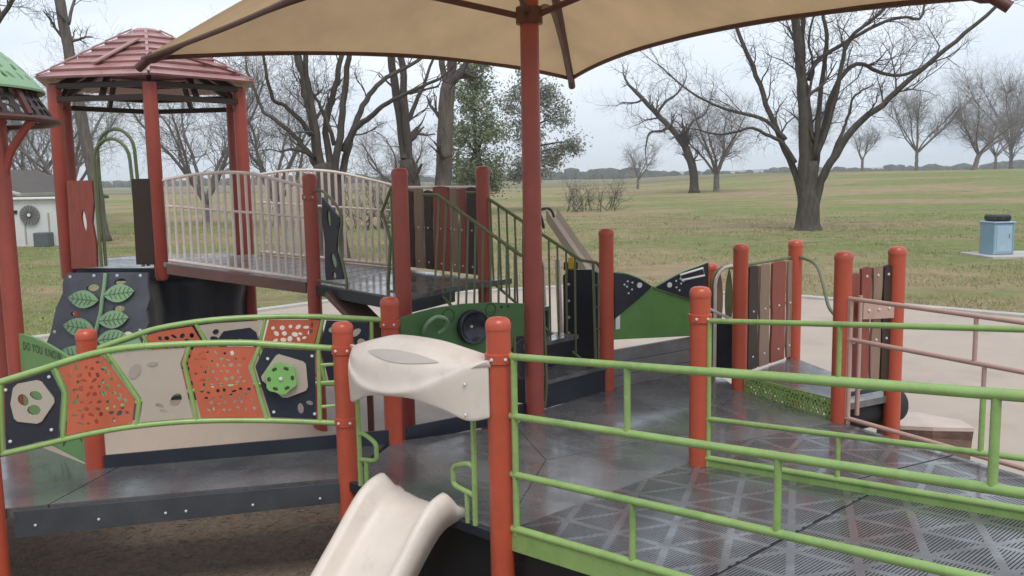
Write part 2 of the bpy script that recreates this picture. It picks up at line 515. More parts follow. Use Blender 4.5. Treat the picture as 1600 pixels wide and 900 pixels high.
def text_mesh(s, size, fn, th):
    cu = bpy.data.curves.new('t', 'FONT'); cu.body = s; cu.size = size; cu.extrude = 0.0; cu.resolution_u = 2
    o = bpy.data.objects.new('t', cu); col.objects.link(o)
    dg = bpy.context.evaluated_depsgraph_get()
    me = o.evaluated_get(dg).to_mesh()
    mb = MB()
    mb.add([fn(v.co.x, v.co.y) for v in me.vertices], [tuple(p.vertices) for p in me.polygons])
    wd = max(v.co.x for v in me.vertices)
    o.evaluated_get(dg).to_mesh_clear()
    bpy.data.objects.remove(o); bpy.data.curves.remove(cu)
    return mb, wd

# plan positions (metres) shared by neighbouring modules
D0 = 0.70          # lower deck level
D1 = 1.62          # upper deck level
N0 = (-2.94, 4.97); S1 = (-1.04, 5.40); S2 = (-.075, 4.52); P140 = (-2.76, 5.72); P606 = (-.855, 6.17)
POLE = (.164, 6.89); P945 = (.81, 7.63); P1090 = (1.165, 5.50); P1110 = (1.87, 8.40)
P1155 = (1.94, 7.55); P1240 = (2.63, 8.27); P1313 = (2.42, 6.50); P1405 = (2.93, 6.78)
UA = (-1.8, 8.1); UB = (-.85, 6.95); UD = (-.25, 8.2); UE = (-1.15, 9.3)
LQ = (-3.66, 6.5)
GC = Vector((-3.61, 9.2, 0)); gw = Vector((-.365, .93, 0)).normalized(); gr = Vector((gw.y, -gw.x, 0))
def hexv(k, r):                      # k=0 is the corner nearest the viewer, then anticlockwise from above
    a = R(60 * k)
    return GC + (-gw * math.cos(a) + gr * math.sin(a)) * r
GF, GR1, GR2, GB, GL2, GL1 = [hexv(k, 1.0) for k in range(6)]

# ------------------------------------------------------------------ ground
def smoothstep(a, b, x):
    t = max(0, min(1, (x - a) / (b - a))); return t * t * (3 - 2 * t)
def gz(x, y):
    z = 0.0
    z += 1.9 * smoothstep(50, 150, y) * smoothstep(8, 60, x) * (1 - smoothstep(260, 420, y))
    z += 0.5 * smoothstep(40, 110, y) * (1 - smoothstep(200, 400, y))
    if y > 22 or abs(x) > 14:
        z += 0.10 * noise.noise(Vector((x * .07, y * .07, 0))) * smoothstep(20, 35, max(y, abs(x) * 1.6))
    return z
def mound(x, y):        # low rubber mound that carries the tower
    return .44 * smoothstep(6.7, 8.0, y) * (1 - smoothstep(11.2, 14, y)) * smoothstep(-8.0, -6.0, x) * (1 - smoothstep(-2.4, -1.0, x))
def ground():
    xs = [-2500, -1200, -600, -320, -200, -140] + [-100 + 4 * i for i in range(51)] + [140, 200, 320, 600, 1200, 2500]
    ys = [-300, -100, -40, -15] + [i * 3 for i in range(41)] + [135, 150, 170, 200, 250, 320, 450, 700, 1200, 2500, 4500]
    mb = MB()
    mb.v = [Vector((x, y, gz(x, y))) for y in ys for x in xs]
    n = len(xs)
    mb.f = [(j * n + i, j * n + i + 1, (j + 1) * n + i + 1, (j + 1) * n + i) for j in range(len(ys) - 1) for i in range(n - 1)]
    tag(mb.build('ground', GRASS, smooth='all'), kind='structure')
    poly = [(14.5, -9), (14.5, 9), (8.85, 15.3), (6.0, 18.1), (1.5, 20.6), (-3.64, 19.0), (-5.4, 17.2), (-7.9, 14.9), (-11, 12), (-13, -9)]
    sp = []
    for i, p in enumerate(poly):
        q = poly[(i + 1) % len(poly)]
        sp.append(p)
    mb = MB()
    gx = [-12.9 + .45 * i for i in range(61)]; gy = [-8.9 + .45 * i for i in range(66)]
    idx = {}
    for j, y in enumerate(gy):
        for i, x in enumerate(gx):
            if inpoly((x, y), sp):
                idx[i, j] = len(mb.v); mb.v.append(Vector((x, y, .012 + mound(x, y))))
    mb.f = [(idx[i, j], idx[i + 1, j], idx[i + 1, j + 1], idx[i, j + 1]) for (i, j) in idx if (i + 1, j) in idx and (i, j + 1) in idx and (i + 1, j + 1) in idx]
    base = MB(); base.v = [Vector((x, y, .008)) for x, y in sp]; base.f = [tuple(range(len(sp)))]
    mb.add(base.v, base.f)
    tag(mb.build('playground_surface', RUBBER, smooth='all'), kind='structure')
    # brown speckled sheet painting the shade below the bridge and the slide
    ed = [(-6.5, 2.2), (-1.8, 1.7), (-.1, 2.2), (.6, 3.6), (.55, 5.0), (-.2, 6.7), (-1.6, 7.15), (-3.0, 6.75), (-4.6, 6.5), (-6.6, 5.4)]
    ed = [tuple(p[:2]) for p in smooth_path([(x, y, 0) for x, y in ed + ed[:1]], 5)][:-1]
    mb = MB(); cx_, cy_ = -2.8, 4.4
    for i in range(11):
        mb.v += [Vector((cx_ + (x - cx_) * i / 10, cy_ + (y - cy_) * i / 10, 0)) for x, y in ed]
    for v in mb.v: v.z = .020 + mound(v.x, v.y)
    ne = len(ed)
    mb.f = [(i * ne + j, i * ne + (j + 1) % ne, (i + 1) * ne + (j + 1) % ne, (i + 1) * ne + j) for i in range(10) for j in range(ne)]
    BED_SHADE = mat('shade_brown_ground', (0.19, 0.145, 0.108), 0.85, 0.35, 28, bump=0.9, bscale=45, spec=0.2, dirt=(0.22, 0.165, 0.12), dscale=12, dlo=0.5, dhi=0.7, world=True)
    tag(mb.build('shade_brown_bed', BED_SHADE), kind='structure')
    rng = random.Random(31); mb = MB()
    for _ in range(5200):
        x, y = rng.uniform(-6.4, .6), rng.uniform(1.8, 7.2)
        if not inpoly((x, y), ed): continue
        a = rng.uniform(0, 3.14); l, w_ = rng.uniform(.012, .035), rng.uniform(.003, .007); z = .022 + mound(x, y) + rng.uniform(0, .012)
        d_ = Vector((math.cos(a), math.sin(a), rng.uniform(-.25, .25))) * l; n_ = Vector((-math.sin(a), math.cos(a), 0)) * w_; c_ = Vector((x, y, z)); k = len(mb.v)
        mb.v += [c_ - d_ - n_, c_ + d_ - n_, c_ + d_ + n_, c_ - d_ + n_]; mb.f.append((k, k + 1, k + 2, k + 3))
    me = bpy.data.meshes.new('wood_chips'); me.from_pydata(mb.v, [], mb.f); me.materials.append(mat('chip', (0.20, 0.145, 0.10), .85, .5, 9, world=True))
    o = bpy.data.objects.new('wood_chips', me); col.objects.link(o)
    tag(o, 'loose brown wood chips scattered on the shade-toned sheet below the bridge and slide', 'wood chips', kind='stuff')
    mb = MB()
    N = len(sp)
    def offp(i, d):
        a, b, c = Vector(sp[i - 1]), Vector(sp[i]), Vector(sp[(i + 1) % N])
        n1_ = Vector(((b - a).y, -(b - a).x)).normalized(); n2_ = Vector(((c - b).y, -(c - b).x)).normalized()
        m_ = (n1_ + n2_).normalized(); return b + m_ * d / max(.4, m_.dot(n1_))
    ins = [offp(i, 0.0) for i in range(N)]; outs = [offp(i, 0.0) - (offp(i, .24) - offp(i, 0)) for i in range(N)]
    h = .055
    for i in range(N):
        j = (i + 1) % N
        a, b, c, d = ins[i], ins[j], outs[j], outs[i]
        v = [Vector((p.x, p.y, z)) for z in (-.05, h) for p in (a, b, c, d)]
        mb.add(v, [(4, 5, 6, 7), (0, 1, 5, 4), (3, 7, 6, 2)])
    tag(mb.build('kerb', CONC), kind='structure')
    # grass blades on the lawn
    rng = random.Random(4)
    mb = MB()
    hull = [(p.x, p.y) for p in outs]
    cnt = 0
    while cnt < 46000:
        y = 11 + 44 * rng.random() ** 1.5; x = rng.uniform(-.66, .66) * y
        if inpoly((x, y), hull): continue
        if noise.noise(Vector((x * .35, y * .5, 3))) < -.25 + .35 * rng.random(): continue
        h_ = rng.uniform(.03, .085) * (1.1 if y > 25 else 1); a = rng.uniform(0, 6.28); wd = .006 + .0005 * y
        dx, dy = math.cos(a) * wd, math.sin(a) * wd; lx, ly = rng.uniform(-.03, .03), rng.uniform(-.03, .03)
        z = gz(x, y) - .005; k = len(mb.v)
        mb.v += [Vector((x - dx, y - dy, z)), Vector((x + dx, y + dy, z)), Vector((x + lx, y + ly, z + h_))]
        mb.f.append((k, k + 1, k + 2)); cnt += 1
    gm = mat('grass_blade', (0.28, 0.30, 0.125), 0.8, 0.3, 0.5, spec=0.2, world=True, dirt=(0.40, 0.34, 0.20), dscale=0.8, dlo=.45, dhi=.6)
    me = bpy.data.meshes.new('grass_blades'); me.from_pydata(mb.v, [], mb.f); me.materials.append(gm)
    o = bpy.data.objects.new('grass_blades', me); col.objects.link(o)
    tag(o, 'short winter grass blades scattered over the lawn', 'grass', kind='stuff')
    rng = random.Random(77); mb = MB()
    for q in range(2200):
        if q < 1200:
            a = rng.uniform(0, 6.28); rr = abs(rng.gauss(0, 4.5)); x, y = 12.95 + rr * math.cos(a), 39.1 + rr * math.sin(a)
        elif q < 2200: y = rng.uniform(14, 42); x = rng.uniform(-.6, .6) * y
        if inpoly((x, y), hull): continue
        z = (.03 if inpoly((x, y), hull) else gz(x, y) + .02) + mound(x, y); l = rng.uniform(.02, .055); a = rng.uniform(0, 6.28)
        d_ = Vector((math.cos(a), math.sin(a), rng.uniform(-.4, .4))) * l; n_ = Vector((-math.sin(a), math.cos(a), rng.uniform(-.4, .4))) * l * .6; c_ = Vector((x, y, z)); k = len(mb.v)
        mb.v += [c_ - d_, c_ + n_, c_ + d_, c_ - n_]; mb.f.append((k, k + 1, k + 2, k + 3))
    me = bpy.data.meshes.new('fallen_leaves'); me.from_pydata(mb.v, [], mb.f); me.materials.append(mat('dead_leaf', (0.20, 0.13, 0.075), .8, .5, 1.3, world=True))
    o = bpy.data.objects.new('fallen_leaves', me); col.objects.link(o)
    tag(o, 'dry brown leaves scattered on the lawn', 'leaves', kind='stuff')
    # far wood on the horizon
    rng = random.Random(9)
    mb = MB()
    for k in range(1700):
        x = -620 + 1400 * k / 1700 + rng.uniform(-3, 3); y = rng.uniform(560, 700)
        h_ = rng.uniform(2, 7) * rng.uniform(.6, 1.1) * (0.65 + .5 * noise.noise(Vector((x * .01, 0, 0))) + .25); r_ = h_ * rng.uniform(.5, 1.0)
        kk = len(mb.v)
        for a in range(7):
            t = a / 7 * 6.28
            mb.v.append(Vector((x + r_ * math.cos(t) * rng.uniform(.7, 1.2), y + r_ * math.sin(t), -.5)))
        for a in range(7):
            t = a / 7 * 6.28
            mb.v.append(Vector((x + r_ * math.cos(t) * rng.uniform(.6, 1.15), y + r_ * math.sin(t), h_ * rng.uniform(.55, .92))))
        mb.v.append(Vector((x + rng.uniform(-1, 1), y, h_)))
        for a in range(7):
            b = (a + 1) % 7
            mb.f.append((kk + a, kk + b, kk + 7 + b, kk + 7 + a)); mb.f.append((kk + 7 + a, kk + 7 + b, kk + 14))
    fm = mat('far_foliage', (0.055, 0.060, 0.048), 0.9, 0.35, .15, spec=.1)
    tag(mb.build('distant_wood', fm, smooth='all'), 'dark line of distant trees along the horizon', 'woods', kind='stuff')
    mb = MB()
    xs_ = [-2200 + 60 * i for i in range(75)]
    for i, x in enumerate(xs_):
        h_ = 8 + 5 * noise.noise(Vector((x * .0016, 2, 0))) + 3 * noise.noise(Vector((x * .008, 5, 0)))
        mb.v += [Vector((x, 1900, -2)), Vector((x, 2000, h_)), Vector((x, 2500, -4))]
    for i in range(len(xs_) - 1):
        a = i * 3; mb.f += [(a, a + 3, a + 4, a + 1), (a + 1, a + 4, a + 5, a + 2)]
    hm = mat('far_hill', (0.10, 0.10, 0.075), 0.95, 0.2, .01, spec=.05)
    tag(mb.build('hills', hm, smooth='all'), kind='structure')
ground()

# ------------------------------------------------------------------ support posts
def post(x, y, z0, z1, label, clamps=(), r=.0635, RED=RED):
    t = thing('support_post', (x, y, z0), label, 'post', 'red playground posts')
    MB().lathe((x, y, 0), [(r, z0), (r, z1 - .05)], 24).build('pole', RED, t, True)
    MB().lathe((x, y, 0), [(r + .003, z1 - .062), (r + .004, z1 - .035), (r * .93, z1 - .014), (r * .7, z1 - .003), (r * .3, z1 + .002)], 24).build('cap', RED, t, True)
    for z in clamps:
        MB().lathe((x, y, 0), [(r + .001, z - .027), (r + .009, z - .024), (r + .009, z + .024), (r + .001, z + .027)], 24).build('clamp', RED, t, True)
        for a in (-.5, .5, 2.2):
            n_ = Vector((math.sin(a), -math.cos(a), 0))
            dome_bolt(Vector((x, y, z)) + n_ * (r + .008), n_, .009).build('bolt', STEEL, t)
    return t
post(*S1, 0, 1.69, 'orange red post at the left end of the ivory slide hood', (1.52, 1.07))
post(*S2, 0, 1.84, 'nearest orange red post, at the right end of the ivory slide hood', (1.63,))
post(*P606, 0, 1.735, 'red post behind the slide hood, left edge of the dark bowl panel', (1.55,))
post(*P945, 0, 2.10, 'tall slim red post at the foot of the stairs')
post(*P1090, 0, 1.855, 'orange red post at the near end of the far green ramp rails', (1.66,))
post(*P1110, 0, 1.71, 'short red post half hidden behind the ramp post, right of the green fish panel')
post(*P1155, 0, 1.955, 'red post left of the upright plank panel')
post(*P1240, 0, 1.925, 'red post right of the upright plank panel, wavy handle fixed to it')
post(*P1313, 0, 1.97, 'red post where the pink ramp rails begin')
post(*P1405, 0, 1.975, 'red post beside the brown rock step, right of the plank gate')
post(*P140, .55, 1.62, 'short orange post behind the bridge, right of the green lettered panel')
post(-2.99, 4.93, 0, 1.45, 'orange post at the bottom left edge of the picture')
post(*UA, 0, 2.61, 'red post where the tan barred bridge meets the upper deck', (2.4,), RED=MAROON_SHADE)
post(*UB, 0, 2.63, 'tall red post at the near corner of the upper deck', RED=MAROON_SHADE)
post(*UD, 0, 2.65, 'red post at the head of the stairs, beside the plank barrier', RED=MAROON_SHADE)
post(*UE, 0, 2.55, 'red post at the back of the upper deck, hidden behind the nearest corner post', RED=MAROON_SHADE)

# ------------------------------------------------------------------ lower deck
def lower_deck():
    t = thing('play_deck', (.4, 6.2, 0), 'wet dark grey lower deck between the slide hood and the stairs', 'deck')
    pts = [S1, S2, P1090, (1.90, 6.1), P1313, P1155, P1110, P945, POLE, P606]
    def slab(name, poly, z, th, m, par=t):
        mb = MB(); n = len(poly)
        mb.v = [Vector((x, y, z)) for x, y in poly] + [Vector((x, y, z - th)) for x, y in poly]
        mb.f = [tuple(range(n)), tuple(range(2 * n - 1, n - 1, -1))] + [(i, n + i, n + (i + 1) % n, (i + 1) % n) for i in range(n)]
        return mb.build(name, m, par)
    slab('deck_panel', [S1, S2, (.20, 5.70), (-.0, 6.55), P606], D0, .05, DECK)
    g = .004
    slab('deck_panel', [(S2[0] + g, S2[1] + g), (P1090[0] - g, P1090[1]), (1.19, 5.84), (1.32, 6.3), (.20 + g, 5.70)], D0 - .002, .05, DECK)
    slab('deck_panel', [(.20 + g, 5.70 + g), (1.32, 6.3 + g), (.92, 7.5), (P945[0], P945[1]), POLE, (g, 6.55)], D0, .05, DECK)
    slab('deck_panel', [(1.19 + g, 5.848), P1313, P1155, (1.32 + g, 6.3)], D0 - .002, .05, DECK)
    slab('deck_panel', [(1.32 + g, 6.3 + g), (P1155[0], P1155[1] + g), P1110, (P945[0] + g, P945[1]), (.92 + g, 7.5)], D0, .05, DECK)
    slab('deck_panel', [(P1155[0] + .03, P1155[1]), P1313, P1405, P1240], D0 + .12, .05, DECK)
    for a, b in ((P606, POLE), (P606, S1)):
        if b == S1: continue
        MB().bar((a[0] + .07, a[1] + .09, D0 + .02), (b[0] - .02, b[1] + .03, D0 + .02), .02, .12, .004).build('kick_plate', NAVY, t)
    p = Plane(S1, S2)
    MB().plate([(.02, 0.0), (p.len - .02, 0.0), (p.len - .02, .64), (.02, .64)], [], p.f(-.03), .02, p.n).build('shade_skirt', BLACK, t)  # black panel; also stands in for the shade under the deck edge
    for pl, a, b in ((Plane(S1, S2), .0, 1.31),):
        MB().bar(pl(a, D0 - .03, .02), pl(b, D0 - .03, .02), .03, .06, .005).build('edge_beam', NAVY, t)
    # perforated green kick plate beside the plank panel
    p = Plane(P1155, P1313)
    o = [(.07, .66), (1.08, .66), (1.08, .86), (.07, .83)]
    MB().plate(o, perf(o, .036, random.Random(2), .008, .014, .014), p.f(.0), .014, p.n).build('perforated_plate', LGREEN, t)
    p2 = Plane(P945, P1110)
    for i, z in enumerate((.735, .855, .975)):
        MB().bar(p2(.06, z, -.02), p2(1.24, z, -.02), .03, .117, .006).build('plank', GREY, t)
    return t
lower_deck()

# ------------------------------------------------------------------ bridge on the left
def plate_part(name, pl, o, holes, m, par, off=0.0, th=.014):
    return MB().plate(o, holes, pl.f(off), th, pl.n).build(name, m, par)
def bridge():
    rng = random.Random(7)
    t = thing('play_bridge', (-1.9, 5.5, 0), 'low grey bridge with orange, beige and navy infill panels under arched green rails', 'bridge')
    g = .01
    mb = MB()
    corners = [(-2.72, 5.04), (S1[0] - .02, S1[1] + .02), (P606[0] - .04, P606[1]), (-2.60, 5.74)]
    for nm, poly in (('deck_panel', corners), ('deck_panel', [(-3.15, 4.93), (-2.73, 5.035), (-2.61, 5.74), (-2.76, 5.70), (-3.75, 6.5), (-4.6, 6.5), (-4.6, 5.2)])):
        mb = MB(); n = len(poly)
        mb.v = [Vector((x, y, D0)) for x, y in poly] + [Vector((x, y, D0 - .06)) for x, y in poly]
        mb.f = [tuple(range(n)), tuple(range(2 * n - 1, n - 1, -1))] + [(i, n + i, n + (i + 1) % n, (i + 1) % n) for i in range(n)]
        mb.build(nm, DECKP, t)
    pn = Plane(N0, S1); pf = Plane(P140, P606)
    k = plate_part('kick_plate', pn, [(.05, .535), (1.93, .56), (1.93, .685), (.05, .69)], [], mat('charcoal_plastic', (.045, .049, .055), .5, .25, 5, bump=.1, bscale=60, scuff=.4), t, .02, .02)
    for s_, z in ((.16, .60), (.50, .60), (.87, .60), (.985, .60), (1.37, .60), (1.77, .60)):
        dome_bolt(pn(s_, z, .031), pn.n, .008).build('bolt', STEEL, k)
    plate_part('kick_plate', pf, [(.06, .62), (1.92, .62), (1.92, .80), (.06, .785)], [], NAVY, t, .04, .02)
    # near side
    top = [(.03, 1.445), (.26, 1.507), (.49, 1.570), (.72, 1.603), (1.07, 1.606), (1.36, 1.594), (1.51, 1.577), (1.88, 1.53)]
    low = [(.0, 1.026), (.20, 1.060), (.48, 1.108), (.74, 1.134), (1.08, 1.137), (1.49, 1.108), (1.88, 1.062)]
    def rail(pl, pts, r, nm='rail'):
        MB().tube(smooth_path([pl(s_, z) for s_, z in pts], 4), r, 10).build(nm, LGREEN, t, True)
    rail(pn, top, .019); rail(pn, low, .017)
    def atz(path, s_):
        for (a, za), (b, zb) in zip(path, path[1:]):
            if a <= s_ <= b: return za + (zb - za) * (s_ - a) / (b - a)
        return path[0][1] if s_ < path[0][0] else path[-1][1]
    def divs(pl, top, low, dv, mats, near):
        full = []
        for d in dv:
            pts = [(d[0], atz(top, d[0]))] + ([d[1]] if d[1] else []) + [(d[2], atz(low, d[2]))]
            full.append(pts)
            MB().tube([pl(*p) for p in pts], .014, 8).build('divider', LGREEN, t, True)
        outs_ = []
        for i in range(len(full) - 1):
            A_, B_ = full[i], full[i + 1]
            m_ = .022
            def ins(p, sg): return (p[0] + sg * m_, p[1])
            poly = []
            lp = [ins(p, 1) for p in A_]; rp = [ins(p, -1) for p in B_]
            lp[0] = (lp[0][0], atz(top, lp[0][0]) - m_); lp[-1] = (lp[-1][0], atz(low, lp[-1][0]) + m_)
            rp[0] = (rp[0][0], atz(top, rp[0][0]) - m_); rp[-1] = (rp[-1][0], atz(low, rp[-1][0]) + m_)
            ts = [(lp[0][0] + (rp[0][0] - lp[0][0]) * q / 4,) for q in range(1, 4)]
            topm = [(q[0], atz(top, q[0]) - m_) for q in ts]
            bs = [(rp[-1][0] + (lp[-1][0] - rp[-1][0]) * q / 4,) for q in range(1, 4)]
            lowm = [(q[0], atz(low, q[0]) + m_) for q in bs]
            poly = lp[::-1] + topm + rp + lowm
            outs_.append(poly)
        return outs_
    dv = [(.035, None, .01), (.319, (.367, 1.363), .333), (.605, (.76, 1.289), .736), (1.061, (1.024, 1.493), 1.076), (1.461, (1.404, 1.446), 1.48), (1.80, None, 1.79)]
    polys = divs(pn, top, low, dv, None, True)
    # 1 navy with beige hexagon and three oval holes
    ov = [ell(.149, 1.337, .028, .038, .3), ell(.218, 1.358, .036, .026, -.6), ell(.200, 1.275, .036, .032, 0)]
    hx = [(.102, 1.411), (.125, 1.432), (.225, 1.447), (.252, 1.435), (.31, 1.335), (.31, 1.31), (.235, 1.205), (.21, 1.195), (.11, 1.215), (.093, 1.235), (.081, 1.32)]
    p1 = plate_part('infill_panel', pn, polys[0], ov, NAVY, t)
    p1['label'] = 'navy panel with a beige hexagon'
    plate_part('hexagon_plate', pn, hx, ov, BEIGE, p1, .014, .014)
    for s_, z in ((.06, 1.10), (.06, 1.40), (.28, 1.15), (.29, 1.46)):
        dome_bolt(pn(s_, z, .008), pn.n, .010).build('bolt', STEEL, p1)
    p2 = plate_part('infill_panel', pn, polys[1], perf(polys[1], .047, rng, .008, .017), ORANGE, t)
    p2['label'] = 'orange perforated panel'
    feet = [ell(.965, 1.274, .030, .046, -.5, 12), ell(.874, 1.246, .026, .013, -.5), ell(.895, 1.213, .024, .012, -.4)]
    p3 = plate_part('infill_panel', pn, polys[2], feet, BEIGE, t)
    p3['label'] = 'beige panel with footprints'
    fm_ = mat('footprint_relief', (0.34, 0.29, 0.24), .6, .05)
    for e in (ell(.75, 1.462, .030, .048, -.5, 12), ell(.85, 1.50, .030, .014, .1)):
        plate_part('footprint', pn, e, [], fm_, p3, .008, .006)
    p4 = plate_part('infill_panel', pn, polys[3], perf(polys[3], .045, rng, .007, .015), ORANGE, t)
    p4['label'] = 'orange perforated panel'
    p5 = plate_part('infill_panel', pn, polys[4], [ell(1.679, 1.170, .018, .034, .1), ell(1.734, 1.20, .022, .014, -.4)], NAVY, t)
    p5['label'] = 'navy panel with a green gear'
    pent = [(1.546, 1.505), (1.566, 1.515), (1.705, 1.462), (1.722, 1.445), (1.728, 1.305), (1.715, 1.282), (1.602, 1.246), (1.575, 1.250), (1.462, 1.362), (1.458, 1.385)]
    pb = plate_part('pentagon_plate', pn, pent, [], BEIGE, p5, .014, .016)
    gm_ = mat('gear_green', (0.20, 0.42, 0.12), .4, .06)
    gear = []
    for i in range(24):
        a = 2 * math.pi * i / 24; r_ = .098 if (i // 2) % 2 else .088
        gear.append((1.572 + r_ * math.cos(a), 1.372 + r_ * math.sin(a)))
    gh = [ell(1.572 + .068 * math.cos(2 * math.pi * i / 6), 1.372 + .068 * math.sin(2 * math.pi * i / 6), .017, .012, 2 * math.pi * i / 6 + 1.57, 8) for i in range(6)]
    plate_part('gear_wheel', pn, gear, gh, gm_, p5, .042, .03)
    dome_bolt(pn(1.572, 1.372, .058), pn.n, .012).build('bolt', STEEL, p5)
    for s_, z in ((1.50, 1.49), (1.76, 1.49), (1.52, 1.16), (1.76, 1.13)):
        dome_bolt(pn(s_, z, .008), pn.n, .010).build('bolt', STEEL, p5)
    for z in (1.43, 1.32, 1.17):
        MB().tube([pn(1.80, z), pn(1.90, z)], .011, 6).build('stub', LGREEN, t, True)
    # far side
    top2 = [(.06, 1.487), (.25, 1.548), (.45, 1.602), (.77, 1.637), (1.145, 1.640), (1.48, 1.622), (1.90, 1.578)]
    low2 = [(.04, 1.07), (.25, 1.11), (.48, 1.15), (.78, 1.178), (1.15, 1.18), (1.5, 1.155), (1.9, 1.11)]
    rail(pf, top2, .019); rail(pf, low2, .017)
    dv2 = [(.12, None, .12), (.34, (.40, 1.40), .36), (.672, (.76, 1.43), .72), (1.124, (1.073, 1.447), 1.13), (1.504, (1.453, 1.424), 1.5), (1.83, None, 1.82)]
    q = divs(pf, top2, low2, dv2, None, False)
    for i, (m_, per, lb) in enumerate(((PALEG, False, 'pale green panel'), (ORANGE, True, 'orange perforated panel'), (BEIGE, 'h', 'beige panel with a dark shield'), (ORANGE, True, 'orange perforated panel'), (NAVY, 'n', 'navy panel with pale shapes'))):
        hl = perf(q[i], .052, rng, .011, .020) if per is True else []
        o_ = plate_part('infill_panel', pf, q[i], hl, m_, t)
        o_['label'] = lb
        if per == 'h':
            cx = .93
            plate_part('shield', pf, [(cx - .12, 1.40), (cx + .15, 1.42), (cx + .13, 1.54), (cx + .09, 1.575), (cx - .08, 1.56), (cx - .11, 1.52)], [], NAVY, o_, .012, .012)
            plate_part('shell', pf, ell(cx + .02, 1.44, .09, .06, 0, 12), [], WHITE, o_, .024, .010)
            for e in (ell(.80, 1.56, .02, .016, .4), ell(.79, 1.51, .03, .018, -.4)): plate_part('spot', pf, e, [], NAVY, o_, .009, .006)
        if per == 'n':
            for e in (ell(1.56, 1.53, .025, .018, .4), ell(1.72, 1.50, .04, .022, .6), ell(1.76, 1.42, .03, .04, .6), ell(1.60, 1.45, .03, .02, 0)):
                plate_part('pale_shape', pf, e, [], PALEG if e[0][0] < 1.65 else BEIGE, o_, .009, .006)
    return t
bridge()

